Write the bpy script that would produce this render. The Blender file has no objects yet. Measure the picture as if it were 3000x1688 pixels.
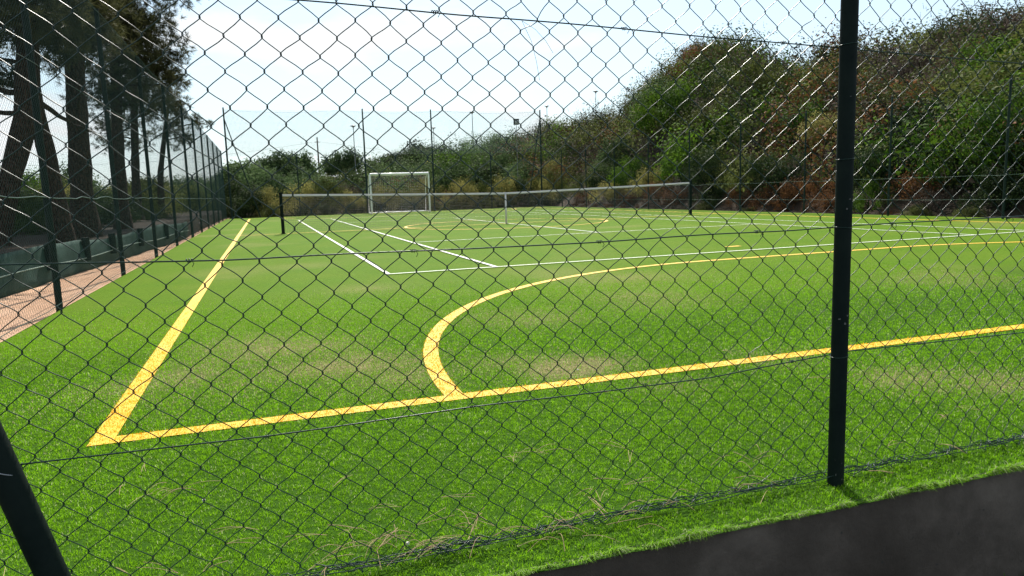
import bpy, math, random
import numpy as np
from mathutils import Vector, Matrix

rng = np.random.default_rng(7)
random.seed(7)
R_ = math.radians
sc = bpy.context.scene
col = sc.collection
CAM = np.array([-1.3732, -8.6730, 0.9562])

# ------------------------------------------------------------------ helpers
def link(o):
    col.objects.link(o)
    return o

def tag(o, label=None, cat=None, group=None, kind=None):
    if label: o['label'] = label
    if cat: o['category'] = cat
    if group: o['group'] = group
    if kind: o['kind'] = kind
    return o

def empty(name, loc=(0, 0, 0), rz=0.0):
    o = bpy.data.objects.new(name, None)
    o.location = loc
    o.rotation_euler = (0, 0, rz)
    o.empty_display_size = 0.2
    return link(o)

class MB:
    """collects vertices and faces (numpy), then links them as one mesh object"""
    def __init__(s):
        s.v = []; s.f3 = []; s.f4 = []; s.n = 0; s.c = []
    def add(s, v, f, c=None):
        v = np.asarray(v, float).reshape(-1, 3)
        f = np.asarray(f, int)
        (s.f3 if f.shape[1] == 3 else s.f4).append(f + s.n)
        s.v.append(v); s.n += len(v)
        s.c.append(np.zeros((len(v), 3)) + (0.5 if c is None else c))
        return s
    def box(s, a, b, c=None):
        x0, y0, z0 = a; x1, y1, z1 = b
        v = [(x0,y0,z0),(x1,y0,z0),(x1,y1,z0),(x0,y1,z0),(x0,y0,z1),(x1,y0,z1),(x1,y1,z1),(x0,y1,z1)]
        return s.add(v, [(0,3,2,1),(4,5,6,7),(0,1,5,4),(1,2,6,5),(2,3,7,6),(3,0,4,7)], c)
    def tube(s, P, r, n=8, caps=True, c=None):
        P = np.asarray(P, float); m = len(P)
        r = np.zeros(m) + r
        T = np.gradient(P, axis=0)
        T /= np.linalg.norm(T, axis=1)[:, None] + 1e-12
        up = np.array([0, 0, 1.0]) if abs(T[:, 2]).mean() < 0.8 else np.array([1.0, 0.13, 0])
        A = np.cross(T, up); A /= np.linalg.norm(A, axis=1)[:, None] + 1e-12
        B = np.cross(A, T)
        th = np.arange(n) * 2 * np.pi / n
        V = P[:, None] + r[:, None, None] * (np.cos(th)[None, :, None] * A[:, None] + np.sin(th)[None, :, None] * B[:, None])
        i = np.arange(m - 1)[:, None] * n; k = np.arange(n)[None]
        k2 = (k + 1) % n
        F = np.stack([i + k, i + k2, i + n + k2, i + n + k], -1).reshape(-1, 4)
        s.add(V.reshape(-1, 3), F, c)
        if caps:
            for e in (0, m - 1):
                ring = V[e]; ce = P[e]
                vv = np.vstack([ring, ce]); kk = np.arange(n)
                ff = np.stack([kk, (kk + 1) % n, np.full(n, n)], 1)
                if e == 0: ff = ff[:, ::-1]
                s.add(vv, ff, c)
        return s
    def tubes(s, P, r, n=6, c=None):
        """many tubes at once: P has shape (k, m, 3)"""
        P = np.asarray(P, float); K, m, _ = P.shape
        T = np.gradient(P, axis=1)
        T /= np.linalg.norm(T, axis=2)[..., None] + 1e-12
        up = np.array([0.02, 1.0, 0.05]) if abs(T[..., 1]).mean() < 0.6 else np.array([1.0, 0.03, 0.05])
        A = np.cross(T, up); A /= np.linalg.norm(A, axis=2)[..., None] + 1e-12
        B = np.cross(A, T)
        th = np.arange(n) * 2 * np.pi / n
        V = P[:, :, None] + r * (np.cos(th)[:, None] * A[:, :, None] + np.sin(th)[:, None] * B[:, :, None])
        base = (np.arange(K) * m * n)[:, None, None]
        i = (np.arange(m - 1) * n)[None, :, None]; k = np.arange(n)[None, None]; k2 = (k + 1) % n
        F = np.stack([base + i + k, base + i + k2, base + i + n + k2, base + i + n + k], -1).reshape(-1, 4)
        return s.add(V.reshape(-1, 3), F, c)
    def mesh(s, name, smooth=False, color=False):
        V = np.vstack(s.v)
        f3 = np.vstack(s.f3) if s.f3 else np.zeros((0, 3), int)
        f4 = np.vstack(s.f4) if s.f4 else np.zeros((0, 4), int)
        me = bpy.data.meshes.new(name)
        me.vertices.add(len(V)); me.vertices.foreach_set('co', V.astype(np.float32).ravel())
        loops = np.concatenate([f3.ravel(), f4.ravel()]).astype(np.int32)
        me.loops.add(len(loops)); me.loops.foreach_set('vertex_index', loops)
        nf = len(f3) + len(f4)
        st = np.concatenate([np.arange(len(f3)) * 3, len(f3) * 3 + np.arange(len(f4)) * 4]).astype(np.int32)
        me.polygons.add(nf); me.polygons.foreach_set('loop_start', st)
        if smooth: me.polygons.foreach_set('use_smooth', np.ones(nf, bool))
        me.update(calc_edges=True)
        if color:
            C = np.vstack(s.c)
            a = me.attributes.new('tint', 'FLOAT_COLOR', 'POINT')
            a.data.foreach_set('color', np.c_[C, np.ones(len(C))].astype(np.float32).ravel())
        return me
    def build(s, name, mat, parent=None, smooth=False, color=False):
        me = s.mesh(name, smooth, color)
        me.materials.append(mat)
        o = link(bpy.data.objects.new(name, me))
        if parent is not None: o.parent = parent
        return o

def hash2(ix, iy, seed=0):
    h = (ix.astype(np.int64) * 374761393 + iy.astype(np.int64) * 668265263 + seed * 974711) & 0x7fffffff
    h = (h ^ (h >> 13)) * 1274126177 & 0x7fffffff
    return ((h ^ (h >> 16)) & 0xffff) / 65535.0

def vnoise(x, y, seed=0):
    x = np.asarray(x, float); y = np.asarray(y, float)
    ix = np.floor(x); iy = np.floor(y); fx = x - ix; fy = y - iy
    fx = fx * fx * (3 - 2 * fx); fy = fy * fy * (3 - 2 * fy)
    a = hash2(ix, iy, seed); b = hash2(ix + 1, iy, seed); c = hash2(ix, iy + 1, seed); d = hash2(ix + 1, iy + 1, seed)
    return (a * (1 - fx) + b * fx) * (1 - fy) + (c * (1 - fx) + d * fx) * fy

def fbm(x, y, seed=0, o=4):
    s = 0; a = 0.5
    for k in range(o):
        s = s + a * vnoise(np.asarray(x) * 2 ** k, np.asarray(y) * 2 ** k, seed + k); a *= 0.5
    return s / (1 - 0.5 ** o)

def lerp(a, b, t): return a + (b - a) * t
def sstep(a, b, x):
    t = np.clip((x - a) / (b - a), 0, 1); return t * t * (3 - 2 * t)

# ------------------------------------------------------------------ materials
def nt(name):
    m = bpy.data.materials.new(name); m.use_nodes = True
    t = m.node_tree; t.nodes.clear()
    out = t.nodes.new('ShaderNodeOutputMaterial')
    return m, t, out
def N(t, typ, **kw):
    n = t.nodes.new(typ)
    for k, v in kw.items():
        if k in n.inputs: n.inputs[k].default_value = v
        else: setattr(n, k, v)
    return n
def noise_tex(t, scale, detail=4.0, rough=0.6, coord='Object', vec=None):
    n = N(t, 'ShaderNodeTexNoise', Scale=scale, Detail=detail, Roughness=rough)
    if vec is None:
        tc = N(t, 'ShaderNodeTexCoord'); vec = tc.outputs[coord]
    t.links.new(vec, n.inputs['Vector'])
    return n
def ramp(t, src, stops):
    r = N(t, 'ShaderNodeValToRGB')
    e = r.color_ramp.elements
    while len(e) < len(stops): e.new(0.5)
    for k, (p, c) in enumerate(stops):
        e[k].position = p; e[k].color = (*c, 1) if len(c) == 3 else c
    t.links.new(src, r.inputs['Fac'])
    return r
def mix(t, a, b, fac, blend='MIX'):
    m = N(t, 'ShaderNodeMix', data_type='RGBA', blend_type=blend)
    for s, i in ((a, 6), (b, 7)):
        if hasattr(s, 'links'): t.links.new(s, m.inputs[i])
        else: m.inputs[i].default_value = (*s, 1)
    if hasattr(fac, 'links'): t.links.new(fac, m.inputs[0])
    else: m.inputs[0].default_value = fac
    return m.outputs[2]

def simple(name, c1, c2, scale=8, rough=0.5, bump=0.0, bscale=60, spec=0.5, metallic=0.0, coat=0.0):
    m, t, out = nt(name)
    b = N(t, 'ShaderNodeBsdfPrincipled', Roughness=rough, Metallic=metallic)
    b.inputs['Specular IOR Level'].default_value = spec
    b.inputs['Coat Weight'].default_value = coat
    n = noise_tex(t, scale, 5)
    r = ramp(t, n.outputs['Fac'], [(0.3, c1), (0.7, c2)])
    t.links.new(r.outputs[0], b.inputs['Base Color'])
    if bump:
        n2 = noise_tex(t, bscale, 6)
        bp = N(t, 'ShaderNodeBump', Strength=bump, Distance=0.02)
        t.links.new(n2.outputs['Fac'], bp.inputs['Height'])
        t.links.new(bp.outputs[0], b.inputs['Normal'])
    t.links.new(b.outputs[0], out.inputs[0])
    return m

def leafmat(name, dark, light, trans=0.35, rough=0.75, objvar=0.25, spec=0.1):
    """thin leaves: diffuse + some light let through; clump-to-clump colour from the mesh attribute 'tint'"""
    m, t, out = nt(name)
    at = N(t, 'ShaderNodeAttribute', attribute_name='tint')
    sep = N(t, 'ShaderNodeSeparateColor'); t.links.new(at.outputs['Color'], sep.inputs[0])
    oi = N(t, 'ShaderNodeObjectInfo')
    base = mix(t, dark, light, sep.outputs[0])
    hs = N(t, 'ShaderNodeHueSaturation')
    mr = N(t, 'ShaderNodeMapRange'); mr.inputs['To Min'].default_value = 1 - objvar; mr.inputs['To Max'].default_value = 1 + objvar
    t.links.new(oi.outputs['Random'], mr.inputs['Value'])
    t.links.new(mr.outputs[0], hs.inputs['Value'])
    t.links.new(base, hs.inputs['Color'])
    b = N(t, 'ShaderNodeBsdfPrincipled', Roughness=rough)
    b.inputs['Specular IOR Level'].default_value = spec
    t.links.new(hs.outputs[0], b.inputs['Base Color'])
    tr = N(t, 'ShaderNodeBsdfTranslucent')
    g = N(t, 'ShaderNodeGamma', Gamma=0.9); t.links.new(hs.outputs[0], g.inputs[0])
    t.links.new(g.outputs[0], tr.inputs[0])
    ms = N(t, 'ShaderNodeMixShader', Fac=trans)
    t.links.new(b.outputs[0], ms.inputs[1]); t.links.new(tr.outputs[0], ms.inputs[2])
    t.links.new(ms.outputs[0], out.inputs[0])
    return m

M = {}
M['wire'] = simple('green_pvc_wire', (0.006, 0.022, 0.018), (0.012, 0.035, 0.026), 30, 0.34, spec=0.27)
M['wire_far'] = simple('green_fence_wire', (0.010, 0.034, 0.027), (0.016, 0.046, 0.036), 3, 0.7, spec=0.12)
M['wire_left'] = simple('weathered_green_fence_wire', (0.026, 0.058, 0.050), (0.038, 0.076, 0.066), 3, 0.7, spec=0.1)
M['post'] = simple('dark_green_paint', (0.005, 0.010, 0.009), (0.010, 0.017, 0.014), 14, 0.65, 0.05, 90, 0.08)
M['post_far'] = simple('green_post_paint', (0.007, 0.018, 0.014), (0.012, 0.028, 0.021), 5, 0.6, spec=0.2)
M['scuff'] = simple('bare_grey_scuff', (0.07, 0.07, 0.065), (0.14, 0.135, 0.13), 60, 0.6)
M['tie'] = simple('galvanised_wire', (0.25, 0.26, 0.27), (0.4, 0.41, 0.42), 40, 0.35, metallic=0.7)
M['white_paint'] = simple('white_goal_paint', (0.62, 0.62, 0.6), (0.78, 0.78, 0.76), 6, 0.35, coat=0.3)
M['tape'] = simple('white_net_tape', (0.55, 0.55, 0.56), (0.72, 0.72, 0.72), 12, 0.7)
def cloth_white(name, c, tr):
    m, t, out = nt(name)
    n = noise_tex(t, 14, 4)
    rc = ramp(t, n.outputs['Fac'], [(0.3, tuple(v * .88 for v in c)), (0.7, c)])
    b = N(t, 'ShaderNodeBsdfPrincipled', Roughness=0.8); t.links.new(rc.outputs[0], b.inputs['Base Color'])
    tl = N(t, 'ShaderNodeBsdfTranslucent'); t.links.new(rc.outputs[0], tl.inputs[0])
    ms = N(t, 'ShaderNodeMixShader', Fac=tr); t.links.new(b.outputs[0], ms.inputs[1]); t.links.new(tl.outputs[0], ms.inputs[2])
    t.links.new(ms.outputs[0], out.inputs[0]); return m
M['tape'] = cloth_white('white_net_tape', (0.62, 0.62, 0.63), 0.45)
M['netcord'] = simple('black_net_cord', (0.012, 0.014, 0.016), (0.02, 0.022, 0.024), 20, 0.6)
M['whitecord'] = simple('white_net_cord', (0.5, 0.5, 0.5), (0.7, 0.7, 0.7), 20, 0.7)
M['paleveil'] = simple('pale_green_net_cord', (0.09, 0.13, 0.13), (0.14, 0.19, 0.19), 4, 0.8, spec=0.1)
def bark():
    m, t, out = nt('pine_bark')
    tc = N(t, 'ShaderNodeTexCoord'); mp = N(t, 'ShaderNodeMapping'); mp.inputs['Scale'].default_value = (1, 1, .38); t.links.new(tc.outputs['Object'], mp.inputs['Vector'])
    vo = N(t, 'ShaderNodeTexVoronoi', Scale=24.0, feature='DISTANCE_TO_EDGE'); t.links.new(mp.outputs[0], vo.inputs['Vector'])
    n1 = noise_tex(t, 26, 5, 0.7, vec=mp.outputs[0])
    plates = ramp(t, vo.outputs['Distance'], [(0.02, (0.016, 0.010, 0.008)), (0.22, (0.055, 0.032, 0.024))])
    c = mix(t, plates.outputs[0], (0.085, 0.055, 0.042), ramp(t, n1.outputs['Fac'], [(0.45, (0, 0, 0)), (0.7, (.7, .7, .7))]).outputs[0])
    b = N(t, 'ShaderNodeBsdfPrincipled', Roughness=0.95); b.inputs['Specular IOR Level'].default_value = 0.1
    t.links.new(c, b.inputs['Base Color'])
    h = N(t, 'ShaderNodeMath', operation='MULTIPLY_ADD'); t.links.new(vo.outputs['Distance'], h.inputs[0]); h.inputs[1].default_value = 3.0; t.links.new(n1.outputs['Fac'], h.inputs[2])
    bp = N(t, 'ShaderNodeBump', Strength=1.0, Distance=0.03); t.links.new(h.outputs[0], bp.inputs['Height']); t.links.new(bp.outputs[0], b.inputs['Normal'])
    t.links.new(b.outputs[0], out.inputs[0]); return m
M['bark'] = bark()
M['stem'] = simple('shrub_stem', (0.05, 0.035, 0.025), (0.11, 0.08, 0.06), 9, 0.9)
M['cloth'] = simple('green_shade_cloth', (0.013, 0.040, 0.031), (0.022, 0.062, 0.047), 5, 0.8, 0.25, 300, 0.2)
M['rope'] = simple('pale_rope', (0.16, 0.24, 0.2), (0.24, 0.32, 0.27), 30, 0.8)
M['lamp_metal'] = simple('grey_lamp_metal', (0.12, 0.13, 0.13), (0.2, 0.2, 0.2), 8, 0.5)
M['lamp_glass'] = simple('frosted_lamp_cover', (0.4, 0.4, 0.38), (0.5, 0.5, 0.48), 8, 0.3)
M['wood'] = simple('weathered_pole_wood', (0.10, 0.08, 0.06), (0.18, 0.15, 0.12), 8, 0.9)
M['straw'] = simple('dry_pine_straw', (0.26, 0.15, 0.07), (0.52, 0.37, 0.20), 30, 0.7)
M['pebble'] = simple('pale_stone_chip', (0.5, 0.48, 0.44), (0.7, 0.68, 0.64), 40, 0.8)

# turf: one sheet, colour from the 'tint' attribute (r = worn, g = lushness)
GREEN_D = (0.064, 0.180, 0.003); GREEN_L = (0.310, 0.600, 0.014); WORN = (0.27, 0.225, 0.10)
def turf_material():
    m, t, out = nt('artificial_turf')
    at = N(t, 'ShaderNodeAttribute', attribute_name='tint')
    sep = N(t, 'ShaderNodeSeparateColor'); t.links.new(at.outputs['Color'], sep.inputs[0])
    tc = N(t, 'ShaderNodeTexCoord')
    n1 = noise_tex(t, 95, 3, 0.7, vec=tc.outputs['Object'])
    n2 = noise_tex(t, 1.1, 5, 0.6, vec=tc.outputs['Object'])
    n3 = noise_tex(t, 30, 3, 0.7, vec=tc.outputs['Object'])
    g = ramp(t, n1.outputs['Fac'], [(0.3, (0.036, 0.100, 0.003)), (0.68, (0.104, 0.206, 0.006))])
    g2 = mix(t, g.outputs[0], (0.124, 0.182, 0.014), ramp(t, n2.outputs['Fac'], [(0.35, (0, 0, 0)), (0.75, (0.6, 0.6, 0.6))]).outputs[0])
    w = N(t, 'ShaderNodeMath', operation='MULTIPLY'); t.links.new(sep.outputs[0], w.inputs[0])
    t.links.new(ramp(t, n3.outputs['Fac'], [(0.3, (0.2, 0.2, 0.2)), (0.65, (1, 1, 1))]).outputs[0], w.inputs[1])
    n4 = noise_tex(t, 22, 4, 0.75, vec=tc.outputs['Object'])
    g3 = mix(t, g2, ramp(t, n4.outputs['Fac'], [(0.32, (0.55, 0.6, 0.5)), (0.68, (1.35, 1.3, 1.3))]).outputs[0], 0.55, 'MULTIPLY')
    n5 = noise_tex(t, 160, 2, 0.5, vec=tc.outputs['Object'])
    g4 = mix(t, g3, (0.42, 0.48, 0.20), ramp(t, n5.outputs['Fac'], [(0.70, (0, 0, 0)), (0.76, (0.7, 0.7, 0.7))]).outputs[0])  # sparkle of the fibres painted in as tiny pale specks
    c0 = mix(t, g4, WORN, w.outputs[0])
    c = mix(t, c0, (0.030, 0.082, 0.006), sep.outputs[1])   # dark backing where the fibres are modelled one by one
    b = N(t, 'ShaderNodeBsdfPrincipled', Roughness=0.62)
    b.inputs['Specular IOR Level'].default_value = 0.012
    b.inputs['Sheen Weight'].default_value = 0.05
    b.inputs['Sheen Roughness'].default_value = 0.5
    b.inputs['Sheen Tint'].default_value = (1.0, 1.0, 0.35, 1)
    t.links.new(c, b.inputs['Base Color'])
    bp = N(t, 'ShaderNodeBump', Strength=0.8, Distance=0.012)
    t.links.new(n1.outputs['Fac'], bp.inputs['Height']); t.links.new(bp.outputs[0], b.inputs['Normal'])
    t.links.new(b.outputs[0], out.inputs[0])
    return m
M['turf'] = turf_material()

def blade_material():
    m, t, out = nt('turf_fibre')
    at = N(t, 'ShaderNodeAttribute', attribute_name='tint')
    b = N(t, 'ShaderNodeBsdfPrincipled', Roughness=0.55)
    b.inputs['Specular IOR Level'].default_value = 0.16
    t.links.new(at.outputs['Color'], b.inputs['Base Color'])
    tr = N(t, 'ShaderNodeBsdfTranslucent'); t.links.new(at.outputs['Color'], tr.inputs[0])
    ms = N(t, 'ShaderNodeMixShader', Fac=0.45)
    t.links.new(b.outputs[0], ms.inputs[1]); t.links.new(tr.outputs[0], ms.inputs[2])
    t.links.new(ms.outputs[0], out.inputs[0])
    return m
M['blade'] = blade_material()

def line_mat(name, c1, c2):
    m, t, out = nt(name)
    n = noise_tex(t, 70, 4); n2 = noise_tex(t, 0.8, 4)
    r = ramp(t, n.outputs['Fac'], [(0.3, c1), (0.7, c2)])
    c = mix(t, r.outputs[0], (0.6, 0.5, 0.2), ramp(t, n2.outputs['Fac'], [(0.5, (0, 0, 0)), (0.8, (0.35, 0.35, 0.35))]).outputs[0])
    b = N(t, 'ShaderNodeBsdfPrincipled', Roughness=0.6)
    b.inputs['Specular IOR Level'].default_value = 0.3
    t.links.new(c, b.inputs['Base Color'])
    bp = N(t, 'ShaderNodeBump', Strength=0.6, Distance=0.01)
    t.links.new(n.outputs['Fac'], bp.inputs['Height']); t.links.new(bp.outputs[0], b.inputs['Normal'])
    t.links.new(b.outputs[0], out.inputs[0])
    return m
YEL = (0.76, 0.45, 0.012)
M['yellow_line'] = line_mat('yellow_turf_line', (0.66, 0.385, 0.010), (0.76, 0.46, 0.014))
M['white_line'] = line_mat('white_turf_line', (0.55, 0.56, 0.46), (0.8, 0.8, 0.74))

def soil_mat(name, a, b_, c_, s=1.2, mul=0.6):
    m, t, out = nt(name)
    n1 = noise_tex(t, s, 6, 0.65); n2 = noise_tex(t, 40, 5, 0.7)
    c = mix(t, ramp(t, n1.outputs['Fac'], [(0.3, a), (0.55, b_), (0.75, c_)]).outputs[0],
            ramp(t, n2.outputs['Fac'], [(0.3, (0.35, 0.35, 0.35)), (0.7, (1, 1, 1))]).outputs[0], mul, 'MULTIPLY')
    b = N(t, 'ShaderNodeBsdfPrincipled', Roughness=0.95)
    b.inputs['Specular IOR Level'].default_value = 0.15
    t.links.new(c, b.inputs['Base Color'])
    bp = N(t, 'ShaderNodeBump', Strength=0.7, Distance=0.04)
    t.links.new(n2.outputs['Fac'], bp.inputs['Height']); t.links.new(bp.outputs[0], b.inputs['Normal'])
    t.links.new(b.outputs[0], out.inputs[0])
    return m
M['sand'] = soil_mat('sandy_soil', (0.62, 0.36, 0.22), (0.74, 0.47, 0.31), (0.8, 0.56, 0.39), 1.5, 0.25)
M['hill'] = soil_mat('hill_earth', (0.022, 0.02, 0.010), (0.05, 0.034, 0.022), (0.09, 0.05, 0.032), 0.15)
M['terrace'] = soil_mat('needle_litter_soil', (0.014, 0.011, 0.007), (0.028, 0.019, 0.012), (0.08, 0.05, 0.032), 0.9)
M['path'] = soil_mat('dark_path', (0.012, 0.016, 0.008), (0.02, 0.026, 0.012), (0.03, 0.032, 0.02), 1.0)

def concrete():
    m, t, out = nt('dark_concrete')
    n1 = noise_tex(t, 2.2, 6, 0.65); n2 = noise_tex(t, 55, 5, 0.7)
    vo = N(t, 'ShaderNodeTexVoronoi', Scale=16.0)
    tc = N(t, 'ShaderNodeTexCoord'); t.links.new(tc.outputs['Object'], vo.inputs['Vector'])
    c = ramp(t, n1.outputs['Fac'], [(0.25, (0.034, 0.027, 0.021)), (0.48, (0.070, 0.057, 0.047)), (0.70, (0.145, 0.120, 0.100))])
    c2 = mix(t, c.outputs[0], (0.03, 0.03, 0.03), ramp(t, vo.outputs['Distance'], [(0.03, (0.8, 0.8, 0.8)), (0.10, (0, 0, 0))]).outputs[0])
    b = N(t, 'ShaderNodeBsdfPrincipled', Roughness=0.9)
    b.inputs['Specular IOR Level'].default_value = 0.2
    t.links.new(c2, b.inputs['Base Color'])
    bp = N(t, 'ShaderNodeBump', Strength=0.5, Distance=0.01)
    t.links.new(n2.outputs['Fac'], bp.inputs['Height']); t.links.new(bp.outputs[0], b.inputs['Normal'])
    t.links.new(b.outputs[0], out.inputs[0])
    return m
M['concrete'] = concrete()

M['needles'] = leafmat('pine_needles', (0.016, 0.018, 0.008), (0.082, 0.084, 0.032), 0.36, 0.6, 0.1)
KINDS = {
    'olive':  ((0.016, 0.024, 0.005), (0.145, 0.170, 0.036), 0.28),
    'dark':   ((0.005, 0.011, 0.003), (0.050, 0.078, 0.020), 0.2),
    'bright': ((0.014, 0.040, 0.003), (0.105, 0.200, 0.013), 0.35),
    'yellow': ((0.040, 0.046, 0.008), (0.330, 0.300, 0.085), 0.5),
    'brown':  ((0.030, 0.013, 0.006), (0.210, 0.090, 0.030), 0.22),
    'mauve':  ((0.028, 0.020, 0.015), (0.125, 0.092, 0.072), 0.15),
    'teal':   ((0.020, 0.040, 0.013), (0.120, 0.185, 0.060), 0.35),
}
for k, (a, b, tr) in KINDS.items():
    M['leaf_' + k] = leafmat('leaves_' + k, a, b, tr)

# ------------------------------------------------------------------ terrain
FOOT_X, FOOT_Y = 15.4, 32.6
AZ = np.array([-180, -30, -16, -9, -1, 3, 8, 12, 14, 17.4, 19.5, 21.7, 23.9, 25.7, 28.8, 31.1, 33, 36, 37.5, 39, 41, 42.9, 45.2, 47.6, 48.5, 51, 54, 62, 80, 120, 180])
EL = np.array([0.2, 0.4, 1.4, 1.4, 1.6, 1.7, 2.0, 2.9, 3.2, 4.1, 4.4, 4.9, 5.5, 5.8, 6.5, 8.5, 10.0, 9.9, 8.9, 7.4, 7.6, 8.9, 8.0, 8.0, 9.0, 9.4, 9.2, 9.0, 6, 1.0, 0.2])
CR = np.array([90, 90, 90, 90, 95, 95, 95, 95, 95, 92, 90, 85, 82, 78, 70, 62, 57, 55, 54, 53, 52, 52, 51, 50, 50, 49, 48, 48, 60, 90, 90])
def height(x, y):
    x = np.asarray(x, float); y = np.asarray(y, float)
    dx = x - CAM[0]; dy = y - CAM[1]
    r = np.hypot(dx, dy); az = np.degrees(np.arctan2(dx, dy))
    el = np.interp(az, AZ, EL); cr = np.interp(az, AZ, CR)
    sa = np.sin(np.radians(az)); ca = np.cos(np.radians(az))
    with np.errstate(divide='ignore', invalid='ignore'):
        rx = np.where(sa > 1e-3, (FOOT_X - CAM[0]) / np.maximum(sa, 1e-3), 1e6)
        ry = np.where(ca > 1e-3, (FOOT_Y - CAM[1]) / np.maximum(ca, 1e-3), 1e6)
    rf = np.minimum(np.minimum(rx, ry), 46)
    H = CAM[2] + cr * np.tan(np.radians(el)) - 1.4
    t = np.clip((r - rf) / (cr - rf), 0, 1.6)
    s = np.where(t < 1, 1 - (1 - np.minimum(t, 1)) ** 1.35, 1 - 0.25 * (t - 1))
    z = H * s + (fbm(x * 0.16, y * 0.16, 3) - 0.5) * 1.6 * np.clip(t * 4, 0, 1)
    z = np.where(t <= 0, 0.0, z)
    z = z - 0.06
    low = sstep(-6.55, -6.85, y)
    return z * (1 - low) + low * (-0.46) 

def build_terrain():
    az = np.radians(np.linspace(-180, 180, 481)); rr = np.concatenate([np.linspace(0.3, 12, 40), np.geomspace(12.3, 320, 130)])
    A, Rr = np.meshgrid(az, rr)
    X = CAM[0] + Rr * np.sin(A); Y = CAM[1] + Rr * np.cos(A)
    Z = height(X, Y)
    V = np.stack([X, Y, Z], -1).reshape(-1, 3)
    na = len(az); i = np.arange(len(rr) - 1)[:, None] * na; j = np.arange(na - 1)[None]
    F = np.stack([i + j, i + na + j, i + na + j + 1, i + j + 1], -1).reshape(-1, 4)
    mb = MB(); mb.add(V, F)
    o = mb.build('hillside_terrain', M['hill'], smooth=True)
    tag(o, 'brown earth hillside rising behind the right fence', kind='structure')
build_terrain()

def sheet(name, x0, y0, x1, y1, z, mat, nx, ny, bump=0.0, seed=0, label=None):
    xs = np.linspace(x0, x1, nx); ys = np.linspace(y0, y1, ny)
    X, Y = np.meshgrid(xs, ys)
    Z = z + (fbm(X * 1.7, Y * 1.7, seed) - 0.5) * bump
    i = np.arange(ny - 1)[:, None] * nx; j = np.arange(nx - 1)[None]
    F = np.stack([i + j, i + j + 1, i + nx + j + 1, i + nx + j], -1).reshape(-1, 4)
    mb = MB(); mb.add(np.stack([X, Y, Z], -1).reshape(-1, 3), F)
    o = mb.build(name, mat, smooth=True)
    tag(o, label, kind='structure')
    return o

# turf
SPOTS = [(-0.97,-4.58,.5,.75),(-1.35,-3.93,.5,.7),(-1.55,-3.69,.4,.6),(0.14,-5.18,.33,1.0),(0.47,-3.63,.5,.45),(0.45,-5.72,.22,.35),(1.55,-6.09,.3,.75),(1.78,-6.28,.3,.6),
         (1.75,-3.1,.5,.45),(-0.39,-1.15,.4,.5),(1.24,-5.47,.3,.5),(-0.77,-4.97,.4,.55),(-1.88,-4.43,.3,.5),(-0.2,-4.9,.35,.5),(2.6,-1.9,.6,.35),(4.6,-3.6,.6,.4)]
def worn(x, y):
    w = np.zeros_like(x)
    for a, b, r, k in SPOTS:
        w = np.maximum(w, k * np.exp(-(((x - a) / r) ** 2 + ((y - b) / (r * 0.8)) ** 2)))
    w = w * (0.45 + 1.1 * fbm(x * 3.1, y * 3.1, 11))
    w = w + 0.38 * sstep(0.55, 0.85, fbm(x * 0.55, y * 0.55, 21)) * sstep(-6.2, -4.5, y)
    w = w + 0.03 * sstep(-5.5, -3.0, y)
    return np.clip(w, 0, 1)

def turf_edge(x):  # the trimmed edge over the wall
    return -7.066 + (fbm(x * 9, x * 0 + 3.3, 5) - 0.5) * 0.016 + (vnoise(x * 60, x * 0, 6) - .5) * 0.008

def build_turf():
    xs = np.concatenate([np.linspace(-3.22, 3.6, 150), np.linspace(3.75, 14.5, 44)])
    ys = np.concatenate([[0.0], np.linspace(-6.95, -2, 110), np.linspace(-1.8, 31.2, 110)])
    X, Y = np.meshgrid(xs, ys)
    Y[0] = turf_edge(X[0])
    Z = np.zeros_like(X)
    Z[0] = -0.006
    W = worn(X, Y)
    nx = len(xs); ny = len(ys)
    i = np.arange(ny - 1)[:, None] * nx; j = np.arange(nx - 1)[None]
    F = np.stack([i + j, i + j + 1, i + nx + j + 1, i + nx + j], -1).reshape(-1, 4)
    mb = MB(); mb.add(np.stack([X, Y, Z], -1).reshape(-1, 3), F, np.stack([W, sstep(-2.6, -4.6, Y) * (1 - .8 * np.clip(W * 1.3, 0, 1)), W], -1).reshape(-1, 3))
    o = mb.build('turf_pitch', M['turf'], smooth=True, color=True)
    tag(o, 'green artificial turf pitch', kind='structure')
build_turf()

# ---- painted lines -----------------------------------------------------------
Z1, Z2 = 0.004, 0.008
yl = MB(); wl = MB()
def strip(mb, x0, y0, x1, y1, z):
    n = max(2, int(max(x1 - x0, y1 - y0) / 1.0))
    mb.add([(x0, y0, z), (x1, y0, z), (x1, y1, z), (x0, y1, z)], [(0, 1, 2, 3)])
def arc(mb, cx, cy, r, w, a0, a1, z, n=48):
    a = np.radians(np.linspace(a0, a1, n))
    Vi = np.stack([cx + (r - w / 2) * np.cos(a), cy + (r - w / 2) * np.sin(a), np.full(n, z)], 1)
    Vo = np.stack([cx + (r + w / 2) * np.cos(a), cy + (r + w / 2) * np.sin(a), np.full(n, z)], 1)
    k = np.arange(n - 1)
    mb.add(np.vstack([Vi, Vo]), np.stack([k, k + 1, n + k + 1, n + k], 1)[:, ::-1])
XL, XR, YN, YF, LW = -2.108, 13.06, -5.512, 29.25, 0.09
CX, CY = 5.485, 11.885
strip(yl, XL, YN, XL + LW, YF, Z1); strip(yl, XR - LW, YN, XR, YF, Z1)
strip(yl, XL + LW, YN, XR - LW, YN + LW, Z1); strip(yl, XL + LW, YF - LW, XR - LW, YF, Z1)
strip(yl, XL + LW, CY - .04, XR - LW, CY + .04, Z1)
arc(yl, CX, CY, 3.0, 0.08, 0, 360, Z2, 96)
PL, PR, AR = 3.985, 6.985, 4.565
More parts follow.
